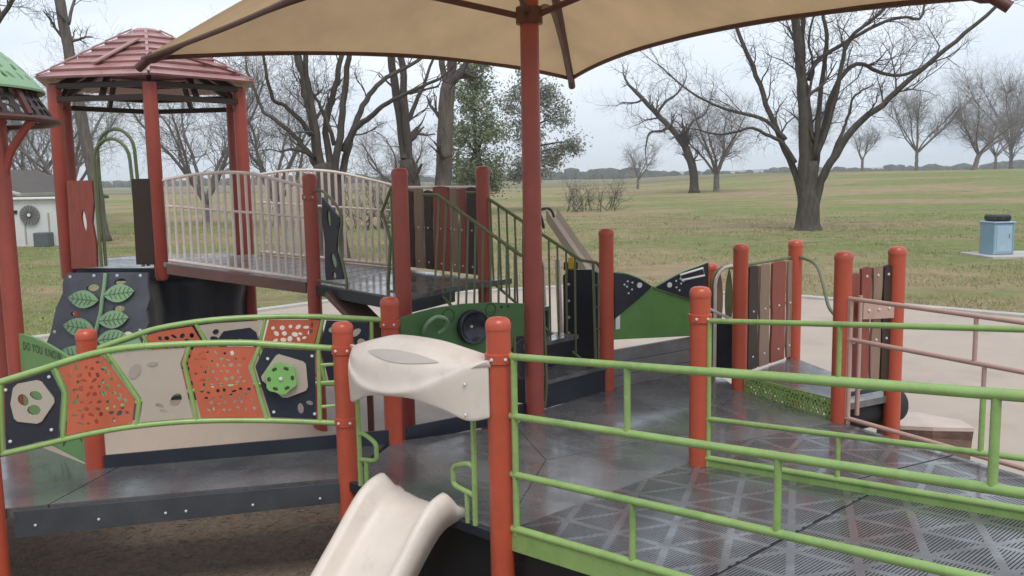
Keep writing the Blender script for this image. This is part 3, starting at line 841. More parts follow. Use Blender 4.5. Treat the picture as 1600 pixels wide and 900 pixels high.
# ------------------------------------------------------------------ slide and hood
def slide():
    t = thing('slide', (-.57, 4.96, 0), 'short ivory plastic slide with rounded side walls below the hood', 'slide')
    c0 = Vector((-.57, 4.965, 0)); along = Vector((.738, -.677, 0)); go = Vector((-.60, -.80, 0))
    path = [(-.03, .715), (.08, .712), (.17, .69), (.27, .62), (.45, .45), (.65, .26), (.80, .15), (.95, .10), (1.15, .085), (1.35, .08)]
    P_ = smooth_path([Vector((a, 0, z)) for a, z in path], 4)
    prof = [(-.335, -.02), (-.335, .085), (-.315, .125), (-.275, .13), (-.245, .10), (-.225, .05), (-.18, .012), (-.09, 0), (.09, 0), (.18, .012), (.225, .05), (.245, .10), (.275, .13), (.315, .125), (.335, .085), (.335, -.02)]
    inn = [(x * .93 if abs(x) > .3 else x, z - .03 if abs(x) < .3 else z - .02) for x, z in prof]
    full = prof + [(.305, -.02), (.30, .06), (.27, .08), (.25, .02), (.2, -.02), (-.2, -.02), (-.25, .02), (-.27, .08), (-.30, .06), (-.305, -.02)]
    mb = MB(); n = len(full)
    for i, p in enumerate(P_):
        s_ = p.x
        d = (P_[min(i + 1, len(P_) - 1)] - P_[max(i - 1, 0)]).normalized()
        nn = Vector((-d.z, 0, d.x))
        hgt = 1.0 + .18 * math.exp(-((s_ - .12) / .16) ** 2)            # high shoulders at the sit-down end
        if s_ < .08: hgt *= max(.25, (s_ + .03) / .11)
        for (a, h) in full:
            hh = h * hgt if h > .02 else h
            q = p + nn * hh
            mb.v.append(c0 + along * (a * .90 + .07) + go * q.x + Vector((0, 0, q.z)))
    for i in range(len(P_) - 1):
        for j in range(n):
            mb.f.append((i * n + j, i * n + (j + 1) % n, (i + 1) * n + (j + 1) % n, (i + 1) * n + j))
    mb.f.append(tuple(range(n - 1, -1, -1))); mb.f.append(tuple((len(P_) - 1) * n + j for j in range(n)))
    b = mb.build('chute', IVORY, t, 'all')
    mb = MB()
    e = c0 + go * 1.1
    for sg in (-1, 1):
        mb2 = MB().tube([e + along * .2 * sg + Vector((0, 0, .10)), e + along * .2 * sg + Vector((0, 0, -.02))], .02, 8).build('foot', GREY, t, True)

    h = thing('slide_hood', (-.57, 4.96, 1.2), 'large curved ivory plastic hood between two orange posts above the slide', 'hood')
    ts = (.10, .17, .25, .35, .50, .65, .80, .92, 1.0)
    fo = (.045, .135, .182, .205, .22, .21, .18, .135, .075); fz = (1.52, 1.470, 1.430, 1.405, 1.41, 1.444, 1.505, 1.570, 1.605)
    lo_ = (.040, .115, .155, .178, .19, .183, .158, .12, .065); lz = (1.285, 1.262, 1.292, 1.345, 1.378, 1.39, 1.36, 1.314, 1.335)
    bz_ = (1.565, 1.595, 1.625, 1.653, 1.662, 1.658, 1.636, 1.618, 1.62)
    secs = []
    for t_, a_, b_, c_, d_, e_ in zip(ts, fo, fz, lo_, lz, bz_):
        secs.append((t_, [(-.06, e_), (a_ * .30, e_ - .06 * (e_ - b_)), (a_ * .76, e_ - .42 * (e_ - b_)), (a_ - .016, b_ + .026), (a_ + .002, b_ - .022), (c_ + .012, d_ - .012)]))
    p = Plane(S1, S2)
    # resample to a smooth grid
    rows = []
    for s_, pr in secs:
        rows.append([Vector((s_ * p.len, o_, z)) for o_, z in pr])
    rows = [smooth_path(r_, 8) for r_ in rows]
    cols = [smooth_path([r_[j] for r_ in rows], 8) for j in range(len(rows[0]))]
    nj = len(cols); ni = len(cols[0])
    me = MB()
    lc = (.42 * p.len, .17)
    def pos(i, j):
        q = cols[j][i]
        s_, o_, z = q
        # shallow lens shaped recess pressed into the top
        e = (abs(s_ - .46 * p.len) / .26) ** 1.4 + (abs(o_ - .085) / .034) ** 1.8
        if e < 1: z -= .014 * (1 - e) ** .4
        return p(s_, z, o_)
    for i in range(ni):
        for j in range(nj): me.v.append(pos(i, j))
    for i in range(ni - 1):
        for j in range(nj - 1): me.f.append((i * nj + j, i * nj + j + 1, (i + 1) * nj + j + 1, (i + 1) * nj + j))
    # lens shaped patch toned grey for the shading of the recess
    lz_ = MB(); s0, hs, jc, nk, ns = .54 * p.len, .30, nj * .35, 6, 26
    for a in range(ns + 1):
        sx = s0 - hs + 2 * hs * a / ns
        fi = min(range(ni), key=lambda q: abs(cols[int(jc)][q].x - sx)); fi = max(1, min(ni - 2, fi))
        q0, q1 = (fi, fi + 1) if cols[int(jc)][fi].x <= sx else (fi - 1, fi)
        x0_, x1_ = cols[int(jc)][q0].x, cols[int(jc)][q1].x; f = (sx - x0_) / max(1e-6, x1_ - x0_)
        wj = nj * .055 * (1 - ((sx - s0) / hs) ** 2) ** .8 if abs(sx - s0) < hs - 1e-6 else 0
        sh = nj * .015 * (sx - s0) / hs
        for b in range(nk + 1):
            jf = jc + sh + wj * (2 * b / nk - 1); j0 = int(jf); g_ = jf - j0
            A1 = cols[j0][q0].lerp(cols[j0 + 1][q0], g_); A2 = cols[j0][q1].lerp(cols[j0 + 1][q1], g_); c3 = A1.lerp(A2, f)
            lz_.v.append(p(c3.x, c3.z + .0045, c3.y + .002))
    lz_.f = [(a * (nk + 1) + b, a * (nk + 1) + b + 1, (a + 1) * (nk + 1) + b + 1, (a + 1) * (nk + 1) + b) for a in range(ns) for b in range(nk)]
    lens_patch = lz_.build('lens_shade', mat('lens_shade_grey', (.46, .405, .36), .5, .06), h, 'all')
    o = me.build('shell', IVORY, h, 'all')
    md = o.modifiers.new('thickness', 'SOLIDIFY'); md.thickness = .028; md.offset = -1
    sb = o.modifiers.new('soft', 'SUBSURF'); sb.levels = 1; sb.render_levels = 1
    for s_ in (1.20,):
        for z_ in (1.34, 1.50):
            dome_bolt(p(s_, z_, .142), p.n, .009).build('bolt', STEEL, h)
    for s_, hk in ((.16, 1), (1.14, -1)):
        pl = lambda a, z, of=0: p(a, z, of)
        g = thing('hand_grip', p(s_, D0), 'green tube hand grip with a bent loop at the %s side of the slide entry' % ('left' if hk > 0 else 'right'), 'handle', 'hand grips of the slide')
        MB().tube([pl(s_, D0, .03), pl(s_, 1.33, .03)], .015, 8).build('upright', LGREEN, g, True)
        x1 = s_ + hk * .15
        pts = [pl(s_, 1.02, .03), pl(s_ + hk * .05, 1.03, .03), pl(x1, .995, .03), pl(x1 + hk * .012, .94, .03), pl(x1, .89, .03), pl(s_ + hk * .04, .87, .03), pl(s_, .865, .03)]
        MB().tube(smooth_path(pts, 4), .014, 8).build('loop', LGREEN, g, True)
        MB().tube([pl(s_ + hk * .06, .87, .03), pl(s_ + hk * .06, D0, .03)], .013, 8).build('brace', LGREEN, g, True)
slide()

# ------------------------------------------------------------------ ramps
def ramp(name, label, a, b, ang, slope, length, z0, rails_a, rails_b, seams, matr, curb, skirt=False):
    """a, b: plan points of the two edges at the start; rails_*: (heights, bays, material)"""
    u_ = Vector((math.cos(ang), math.sin(ang), 0)); v_ = Vector((-u_.y, u_.x, 0))
    A_ = Vector((a[0], a[1], 0)); B_ = Vector((b[0], b[1], 0))
    t = thing(name, (a[0], a[1], 0), label, 'ramp')
    wdt = (B_ - A_).dot(v_)
    # floor panels: each object has its own axes so the slots follow the ramp
    cuts = [0] + seams + [length]
    ax = Vector((u_.x, u_.y, slope)).normalized(); az = ax.cross(v_); 
    for i in range(len(cuts) - 1):
        l0, l1 = cuts[i] + .009, cuts[i + 1] - .009
        me = MB().box(((l0 + l1) / 2, wdt / 2, -.025), (l1 - l0, wdt - .02, .05), None, .004)
        mesh = bpy.data.meshes.new('ramp_panel'); mesh.from_pydata(me.v, [], me.f); mesh.materials.append(matr)
        o = bpy.data.objects.new('ramp_panel', mesh); col.objects.link(o); o.parent = t
        Mx = Matrix(((ax.x, v_.x, az.x, 0), (ax.y, v_.y, az.y, 0), (ax.z, v_.z, az.z, z0), (0, 0, 0, 1)))
        o.matrix_local = Mx
        OFF[o] = A_
        if i:
            js = bpy.data.objects.new('joint_strip', bpy.data.meshes.new('joint_strip')); jm = MB().box((cuts[i], wdt / 2, -.02), (.03, wdt - .02, .03))
            js.data.from_pydata(jm.v, [], jm.f); js.data.materials.append(BLACK); col.objects.link(js); js.parent = t; js.matrix_local = Mx
    def side(base, hs, bays, m_, sg, rr, start=.07, curbz=-.055):
        def pt(l, h): return base + u_ * l + Vector((0, 0, z0 + slope * l + h))
        for h in hs:
            MB().tube([pt(.02, h), pt(length, h)], rr, 12).build('rail', m_, t, True)
        MB().tube([pt(start, hs[0]), pt(start, -.02)], rr * .95, 10).build('upright', m_, t, True)
        for l, i, j in bays:
            MB().tube([pt(l, hs[i]), pt(l, hs[j] if j < len(hs) else .02)], rr * .85, 10).build('baluster', m_, t, True)
        if curb:
            MB().tube([pt(.02, curbz + .067), pt(length, curbz + .067)], rr * 1.15, 10).build('curb_rail', m_, t, True)
            mb = MB()
            d = ax
            mb.box(pt(length / 2, curbz), (length, .02, .11), (ax, v_, az), .004).build('curb_plate', m_, t)
    side(A_ + v_ * 0.0, *rails_a)
    side(B_, *rails_b)
    if skirt:
        pl = Plane(a, (a[0] + u_.x, a[1] + u_.y))
        MB().plate([(.06, 0), (length, 0), (length, z0 + slope * length - .1), (.06, z0 - .1)], [], pl.f(-.06), .02, pl.n).build('shade_skirt', BLACK, t)  # black plate stands in for the dark shade under the ramp
    return t
ramp('ramp', 'near grey slotted ramp with three light green rails rising to the right', (S2[0] + .03, S2[1] + .0), P1090, R(-47.8), .085, 3.4, .712,
     ((.925, .615, .305), [(.82, 0, 1), (.85, 2, 3), (1.58, 1, 2), (2.35, 0, 1), (2.38, 2, 3), (3.1, 1, 2)], LGREEN, 1, .0185),
     ((.93, .625, .31), [(.92, 0, 1), (.93, 2, 3), (1.67, 1, 2), (2.4, 0, 3)], LGREEN, 1, .0165, .07, -.01), [1.21, 2.42], SLOT, True, True)
ramp('ramp', 'far grey slotted ramp with thin pink tan rails on its outer side', (1.18, 5.84), P1313, R(-62), .0, 3.2, .70,
     ((.0,), [], GREY, 1, .008),
     ((.93, .63, .04), [(.06, 0, 2), (1.06, 0, 1), (1.13, 1, 2), (2.1, 0, 2)], PINK, 1, .0165, .08), [.95, 2.1], SLOT, False)

def landing():  # unseen landing under the camera, added with skirts to darken the near ground
    t = thing('play_deck', (.8, .4, 0), 'unseen landing deck added at the top of the near ramp, skirts block light', 'deck')
    poly = [(-1.7, -1.8), (3.6, -1.8), (3.6, 2.7), (3.45, 3.05), (2.28, 2.0), (-1.7, 1.6)]
    mb = MB(); n = len(poly); z = 1.0
    mb.v = [Vector((x, y, z)) for x, y in poly] + [Vector((x, y, z - .06)) for x, y in poly]
    mb.f = [tuple(range(n)), tuple(range(2 * n - 1, n - 1, -1))] + [(i, n + i, n + (i + 1) % n, (i + 1) % n) for i in range(n)]
    mb.build('deck_panel', DECKP, t)
    for i in range(n):
        a, b = poly[i], poly[(i + 1) % n]
        if i in (3,): continue
        pl = Plane(a, b)
        MB().plate([(.02, 0), (pl.len - .02, 0), (pl.len - .02, .93), (.02, .93)], [], pl.f(-.03), .02, pl.n).build('shade_skirt', BLACK, t)
landing()

# ------------------------------------------------------------------ upper deck, stairs
def slab_part(name, poly, z, th, m, par):
    mb = MB(); n = len(poly)
    mb.v = [Vector((p[0], p[1], z)) for p in poly] + [Vector((p[0], p[1], z - th)) for p in poly]
    mb.f = [tuple(range(n)), tuple(range(2 * n - 1, n - 1, -1))] + [(i, n + i, n + (i + 1) % n, (i + 1) % n) for i in range(n)]
    return mb.build(name, m, par)
def upper_deck():
    t = thing('play_deck', (-1.0, 8.1, D1), 'small raised grey deck at the head of the stairs', 'deck')
    slab_part('deck_panel', [UA, UB, (-.53, 7.62), (.0, 8.22), UD, UE], D1, .05, DECK, t)
    MB().bar((*UA, D1 - .06), (*UB, D1 - .06), .03, .09, .005).build('edge_beam', NAVY, t)
    MB().bar((UB[0], UB[1], D1 - .075), (-.5, 7.62, D1 - .075), .03, .10, .005).build('edge_beam', NAVY, t)
    MB().bar((*UA, D1 - .07), (*UE, D1 - .07), .03, .10, .005).build('edge_beam', BROWN, t)
    return t
upper_deck()
def stairs():
    t = thing('stairs', (.4, 7.3, D0), 'dark steps with olive green barred handrails from the lower to the upper deck', 'stairs')
    dr = Vector((-.76, .65, 0)).normalized()
    a = Vector((.26, 7.03, 0)); b = Vector((.80, 7.58, 0))
    run, rise = .31, (D1 - D0) / 4
    for i in range(3):
        z = D0 + rise * (i + 1)
        p0, p1 = a + dr * run * i, b + dr * run * i
        q0, q1 = a + dr * run * (i + 1), b + dr * run * (i + 1)
        sub = thing if False else None
        mb = MB(); lo = D0 if i == 0 else z - rise - .06
        vs_ = [Vector((p.x, p.y, zz)) for zz in (lo, z - .03) for p in (p0, p1, q1, q0)]
        mb.add(vs_, [(0, 1, 5, 4), (1, 2, 6, 5), (2, 3, 7, 6), (3, 0, 4, 7), (0, 3, 2, 1)])
        st = mb.build('riser', NAVY, t)
        e = -dr * .02
        slab_part('tread', [(p0 + e)[:2], (p1 + e)[:2], q1[:2], q0[:2]], z, .034, DECK, st)
    def side(top, low, n):
        A_, B_ = Vector(top[0]), Vector(top[1])
        MB().tube(smooth_path([A_ + (A_ - B_).normalized() * .0 + Vector((-.12, .03, 0)), A_, B_, B_ + Vector((.13, -.04, -.02)), B_ + Vector((.17, -.05, -.08))], 1), .015, 8).build('handrail', OLIVE, t, True)
        C_, D_ = Vector(low[0]), Vector(low[1])
        MB().tube([C_, D_], .013, 8).build('bottom_rail', OLIVE, t, True)
        for i in range(n):
            f = (i + .3) / n
            p = A_.lerp(B_, f); q = C_.lerp(D_, f)
            MB().tube([p, (q.x, q.y, q.z)], .0095, 6).build('baluster', OLIVE, t, True)
        e = B_ + Vector((.17, -.05, -.08)); f_ = D_ + Vector((.15, -.04, -.0))
        MB().tube([B_ + Vector((.10, -.035, -.01)), Vector((e.x - .05, e.y, D0 + .05)), Vector((e.x - .02, e.y, D0))], .012, 8).build('newel', OLIVE, t, True)
        MB().tube(smooth_path([e, Vector((e.x, e.y, e.z - .3)), Vector((e.x + .02, e.y, D0 + .25)), Vector((e.x, e.y, D0 + .02))], 3), .012, 8).build('newel', OLIVE, t, True)
        for k in range(5):
            z = D0 + .15 + k * .19
            MB().tube([Vector((e.x - .055, e.y + .01, z)), Vector((e.x + .012, e.y, z))], .009, 6).build('rung', OLIVE, t, True)
    side([(-.62, 7.6, 2.41), (.07, 7.0, 1.94)], [(-.67, 7.5, 1.64), (.06, 6.98, .98)], 11)
    side([(-.28, 8.2, 2.41), (.60, 7.70, 1.825)], [(-.26, 8.2, 1.66), (.60, 7.70, .95)], 12)
stairs()
def navy_barrier():
    p = Plane(UA, UB)
    t = thing('barrier_panel', p(.35, D1), 'narrow wavy navy panel with pale fossil cutouts beside the deck opening', 'panel')
    o = [(.235, 2.40), (.30, 2.36), (.51, 2.235), (.535, 2.20), (.47, 2.02), (.455, 1.95), (.55, 1.74), (.555, 1.70), (.245, 1.665), (.235, 1.75), (.25, 2.0), (.215, 2.2)]
    h = [ell(.34, 2.22, .035, .075, .1, 12), ell(.40, 1.85, .045, .07, .5, 12), ell(.40, 1.72, .035, .03, 0), ell(.49, 2.14, .012, .012)]
    b = plate_part('panel', p, o, h, NAVY, t, 0, .016)
    for i, e in enumerate((h[0], h[1])):
        cx = sum(q[0] for q in e) / len(e); cz = sum(q[1] for q in e) / len(e)
        plate_part('fossil', p, [((q[0] - cx) * .9 + cx, (q[1] - cz) * .9 + cz) for q in e], [], PALEG, b, -.012, .006)
    fr = [(.02, 2.44), (.25, 2.45), (.56, 2.25), (.50, 2.0), (.60, 1.70), (.60, D1)]
    MB().tube(smooth_path([p(*q, .0) for q in fr], 3), .013, 8).build('frame_tube', OLIVE, t, True)
    MB().tube([p(.04, 1.65), p(.60, 1.65)], .012, 8).build('frame_tube', OLIVE, t, True)
    g = thing('grab_rail', p(1.25, D1), 'kinked olive green grab rail with uprights beside the near corner post', 'handle')
    MB().tube([p(1.47, 2.49), p(1.37, 2.485), p(1.215, 2.29), p(1.25, 2.24), p(1.33, 2.06), p(1.27, 1.70), p(1.27, D1)], .014, 8).build('rail', OLIVE, g, True)
    for s_ in (1.36, 1.42):
        MB().tube([p(s_, 2.44), p(s_, 1.66)], .010, 6).build('upright', OLIVE, g, True)
    MB().tube([p(1.26, 1.66), p(1.47, 1.66)], .011, 6).build('crossbar', OLIVE, g, True)
    MB().tube([p(1.28, 2.21), p(1.45, 2.21)], .010, 6).build('crossbar', OLIVE, g, True)
navy_barrier()
def slat_panel(name, label, a, b, z0, z1, slats, rails, m_rail, rng, holes=True):
    p = Plane(a, b)
    t = thing(name, p(p.len / 2, z0), label, 'panel')
    for z in rails:
        MB().tube([p(.05, z, -.02), p(p.len - .05, z, -.02)], .014, 8).build('rail', m_rail, t, True)
    for s0, s1, zt, m_ in slats:
        o = []
        n = 7
        for i in range(n):
            f = i / (n - 1); o.append((s0 + rng.uniform(-.008, .008), z0 + (zt - z0) * f))
        for k in range(1, 4):
            f = k / 4; o.append((s0 + (s1 - s0) * f, zt + .012 * math.sin(math.pi * f)))
        for i in range(n):
            f = 1 - i / (n - 1); o.append((s1 + rng.uniform(-.008, .008), z0 + (zt - z0) * f))
        hl = [ell((s0 + s1) / 2, z0 + (zt - z0) * .5, .02, .07, .1)] if holes and (s1 - s0) > .16 else []
        b_ = plate_part('plank', p, o, hl, m_, t, 0, .022)
        for z in rails:
            if z < zt - .03: dome_bolt(p((s0 + s1) / 2, z, .011), p.n, .011).build('bolt', STEEL, b_)
    return t
rg = random.Random(3)
slat_panel('plank_barrier', 'brown and red plank barrier at the back of the upper deck behind the stairs', UE, UD, D1 + .03, 2.42,
           [(.10, .26, 2.42, DKBR), (.29, .44, 2.44, TANW), (.47, .60, 2.42, DKBR), (.63, .88, 2.46, REDW), (.93, 1.03, 2.44, TANW), (1.06, 1.15, 2.44, REDW), (1.18, 1.34, 2.45, DKBR)], (2.46, 2.06, 1.72), TAN, rg, False)
slat_panel('plank_barrier', 'dark, tan and red upright planks between two red posts', P1155, P1240, .84, 1.74,
           [(.13, .29, 1.74, DKBR), (.33, .50, 1.735, TANW), (.55, .80, 1.74, REDW), (.85, .93, 1.735, TANW)], (1.765, 1.35, .95), OLIVE, rg, False)
slat_panel('plank_gate', 'narrow gate of red, tan and dark round-topped planks at the pink rail', P1313, P1405, .95, 1.80,
           [(.07, .17, 1.79, REDW), (.19, .29, 1.83, REDW), (.315, .41, 1.83, TANW), (.435, .52, 1.83, DKBR)], (1.77, 1.28), DKBR, rg, False)
def gate_bracket():
    p = Plane(P1313, P1405)
    t = thing('rail_bracket', p(.12, D0), 'pink tan upright with a bolted plate in front of the plank gate', 'bracket')
    MB().tube([p(.13, 1.64, .05), p(.13, .74, .05)], .017, 10).build('upright', PINK, t, True)
    o = plate_part('bolted_plate', p, [(.16, 1.46), (.50, 1.44), (.50, 1.56), (.16, 1.58)], [], PINK, t, .05, .012)
    for s_ in (.22, .33, .44): dome_bolt(p(s_, 1.52, .057), p.n, .012).build('bolt', STEEL, o)
gate_bracket()
def wavy_handle():
    t = thing('wavy_handle', (2.66, 8.1, 1.3), 'thin olive wavy handrail curving down from the plank panel post', 'handle')
    pts = [(2.66, 8.21, 1.77), (2.73, 8.0, 1.72), (2.70, 7.7, 1.56), (2.66, 7.45, 1.42), (2.62, 7.1, 1.36), (2.50, 6.7, 1.33), (2.44, 6.56, 1.33)]
    MB().tube(smooth_path(pts, 5), .015, 8).build('tube', OLIVE, t, True)
wavy_handle()

# ------------------------------------------------------------------ tan barred bridge between gazebo and upper deck
def barred_bridge():
    t = thing('barred_bridge', (-2.3, 8.7, D1), 'raised tan bridge with arched barred rails leading to the red roofed tower', 'bridge')
    gf = (GF.x, GF.y); r1 = (GR1.x, GR1.y)
    z0, z1 = 1.82, 1.62
    mb = MB()
    poly = [Vector((*gf, z0)), Vector((*UA, z1)), Vector((*UE, z1)), Vector((*r1, z0))]
    vs_ = poly + [p - Vector((0, 0, .05)) for p in poly]
    n = 9
    def lp(i): f = i / n; return poly[0].lerp(poly[1], f), poly[3].lerp(poly[2], f)
    for i in range(n):
        (a0, b0), (a1, b1) = lp(i), lp(i + 1)
        d = (a1 - a0) * .03
        q = [a0 + d, a1 - d, b1 - d, b0 + d]
        mb = MB().add([p for p in q] + [p - Vector((0, 0, .04)) for p in q], [(0, 1, 2, 3), (7, 6, 5, 4), (0, 4, 5, 1), (1, 5, 6, 2), (2, 6, 7, 3), (3, 7, 4, 0)])
        mb.build('floor_plank', mat('pale_deck', (0.24, 0.225, 0.21), .3, .15, 3), t)
    for a, b, tops in ((gf, UA, [(.07, 2.57), (.15, 2.585), (.35, 2.615), (.57, 2.632), (.75, 2.632), (.93, 2.615), (1.17, 2.555), (1.44, 2.485)]),
                       (r1, UE, [(.07, 2.60), (.15, 2.62), (.35, 2.645), (.57, 2.652), (.8, 2.635), (.98, 2.60), (1.2, 2.545), (1.46, 2.475)])):
        p = Plane(a, b)
        def bz(s_): return z0 + .03 + (z1 - z0) * s_ / p.len
        def tz(s_):
            for (x0, y0), (x1, y1) in zip(tops, tops[1:]):
                if x0 <= s_ <= x1: return y0 + (y1 - y0) * (s_ - x0) / (x1 - x0)
            return tops[-1][1]
        MB().tube(smooth_path([p(s_, z) for s_, z in tops], 4), .016, 8).build('top_rail', TAN, t, True)
        MB().tube([p(.08, bz(.08)), p(1.43, bz(1.43))], .018, 8).build('bottom_rail', TAN, t, True)
        MB().tube([p(.08, bz(.08) + .50), p(1.43, bz(1.43) + .565)], .012, 8).build('mid_rail', TAN, t, True)
        MB().box(p(p.len / 2, (z0 + z1) / 2 - .05, .02), (p.len - .12, .03, .10), ((p.d + Vector((0, 0, (z1 - z0) / p.len))).normalized(), p.n, Vector((0, 0, 1))), .004).build('side_beam', mat('brown_beam', (.16, .085, .07), .5, .15), t)
        k = 20
        for i in range(k):
            s_ = .10 + 1.31 * i / (k - 1)
            MB().tube([p(s_, bz(s_)), p(s_, tz(s_))], .0145, 8).build('bar', TAN, t, True)
barred_bridge()

# ------------------------------------------------------------------ gazebo tower
def gazebo():
    t = thing('roofed_tower', (GC.x, GC.y, 0), 'six sided play tower with red slatted roof on tall red posts', 'play tower')
    GD = 1.76
    HX = [hexv(k, .95) for k in range(6)]
    for k, q in enumerate(HX):
        zb = 1.66 if k in (0, 5) else 0.0
        o = MB().lathe((q.x, q.y, 0), [(.045, zb - .01), (.0635, zb + .02), (.0635, 3.46)], 20).build('post', MAROON_SHADE, t, True)
    slab_part('deck_panel', [hexv(k, .93)[:2] for k in range(6)], GD, .06, DECK, t)
    for k in range(6):
        a, b = hexv(k, .93), hexv(k + 1, .93)
        MB().bar((a.x, a.y, GD - .06), (b.x, b.y, GD - .06), .03, .12, .004).build('deck_beam', NAVY, t)
    # eave frame
    for k in range(6):
        a, b = hexv(k, .97), hexv(k + 1, .97)
        for z, h_ in ((3.33, .05), (3.45, .05)):
            MB().bar((a.x, a.y, z), (b.x, b.y, z), .05, h_, .004).build('eave_beam', DKBR, t)
        m_ = (a + b) / 2
        MB().bar((m_.x, m_.y, 3.32), (m_.x * .8 + GC.x * .2, m_.y * .8 + GC.y * .2, 3.62), .04, .04).build('rafter', DKBR, t)
        MB().bar((a.x, a.y, 3.42), (GC.x, GC.y, 3.95), .04, .06).build('rafter', DKBR, t)
    # roof: six faces of lapped boards
    rf = MB().lathe((GC.x, GC.y, 0), [(.15, 3.99), (.15, 4.05), (.09, 4.075)], 6).build('roof', ROOFRED, t)
    RE, ZE, RT, ZT = 1.10, 3.50, .15, 4.02
    nb = 7
    rng = random.Random(12)
    for k in range(6):
        e0, e1 = hexv(k, RE), hexv(k + 1, RE)
        t0, t1 = hexv(k, RT), hexv(k + 1, RT)
        for q in (e0, e1): q.z = ZE
        for q in (t0, t1): q.z = ZT
        nrm = (e1 - e0).cross(t0 - e0).normalized()
        if nrm.z < 0: nrm = -nrm
        for i in range(nb):
            f0, f1 = i / nb, (i + 1.12) / nb
            f1 = min(f1, 1.0)
            jit = rng.uniform(-.004, .004)
            a, b, c, d = e0.lerp(t0, f0), e1.lerp(t1, f0), e1.lerp(t1, f1), e0.lerp(t0, f1)
            o0 = .034 + jit; o1 = .008
            tops = [a + nrm * o0, b + nrm * o0, c + nrm * o1, d + nrm * o1]
            bots = [a + nrm * (o0 - .022), b + nrm * (o0 - .022), c + nrm * (o1 - .02), d + nrm * (o1 - .02)]
            MB().add(tops + bots, [(0, 1, 2, 3), (7, 6, 5, 4), (0, 4, 5, 1), (1, 5, 6, 2), (2, 6, 7, 3), (3, 7, 4, 0)]).build('roof_board', ROOFRED, rf)
        for i in range(nb):
            f0, f1 = i / nb, min(1, (i + 1.1) / nb)
            a, b = e0.lerp(t0, f0), e0.lerp(t0, f1)
            MB().bar(a + Vector((0, 0, .046)), b + Vector((0, 0, .036)), .028, .016, .003).build('hip_cap', ROOFRED, rf)
        if k == 5:
            a = e0.lerp(e1, .42).lerp(t0.lerp(t1, .42), .22) + nrm * .05
            b = e0.lerp(e1, .80).lerp(t0.lerp(t1, .80), .74) + nrm * .045
            MB().bar(a, b, .085, .018, .003).build('loose_board', ROOFRED, rf)
        if k == 0:
            a = e0.lerp(e1, .92).lerp(t0.lerp(t1, .92), .12) + nrm * .05
            b = e0.lerp(e1, .35).lerp(t0.lerp(t1, .35), .42) + nrm * .05
            MB().bar(a, b, .02, .02, .003).build('loose_board', BROWN, rf)
    # left front opening: red plank, brown plank, double green hoop
    p = Plane((GL1.x, GL1.y), (GF.x, GF.y))
    o = [(.10, 1.76), (.36, 1.78), (.37, 2.0), (.345, 2.2), (.38, 2.4), (.375, 2.58), (.12, 2.585)]
    plate_part('red_plank', p, o, [ell(.265, 2.21, .025, .10, .06, 12)], REDW, t, 0, .03)
    plate_part('brown_plank', p, [(.76, 1.80), (.94, 1.80), (.95, 2.59), (.77, 2.59)], [], DKBR, t, 0, .03)
    for off, top, s0, s1 in ((0, 2.96, .40, .76), (-.07, 3.05, .40, .77)):
        pts = [p(s0, 1.78, off), p(s0 - .005, 2.3, off), p(s0, top - .2, off)]
        c = (s0 + s1) / 2; r_ = (s1 - s0) / 2
        pts += [p(c - r_ * math.cos(a), top - .2 + .2 * math.sin(a), off) for a in [math.pi * i / 10 for i in range(1, 10)]]
        pts += [p(s1, top - .2, off), p(s1 + .02, 2.3, off), p(s1 + .06, 1.78, off)]
        MB().tube(pts, .016, 8).build('hoop', OLIVE, t, True)
gazebo()

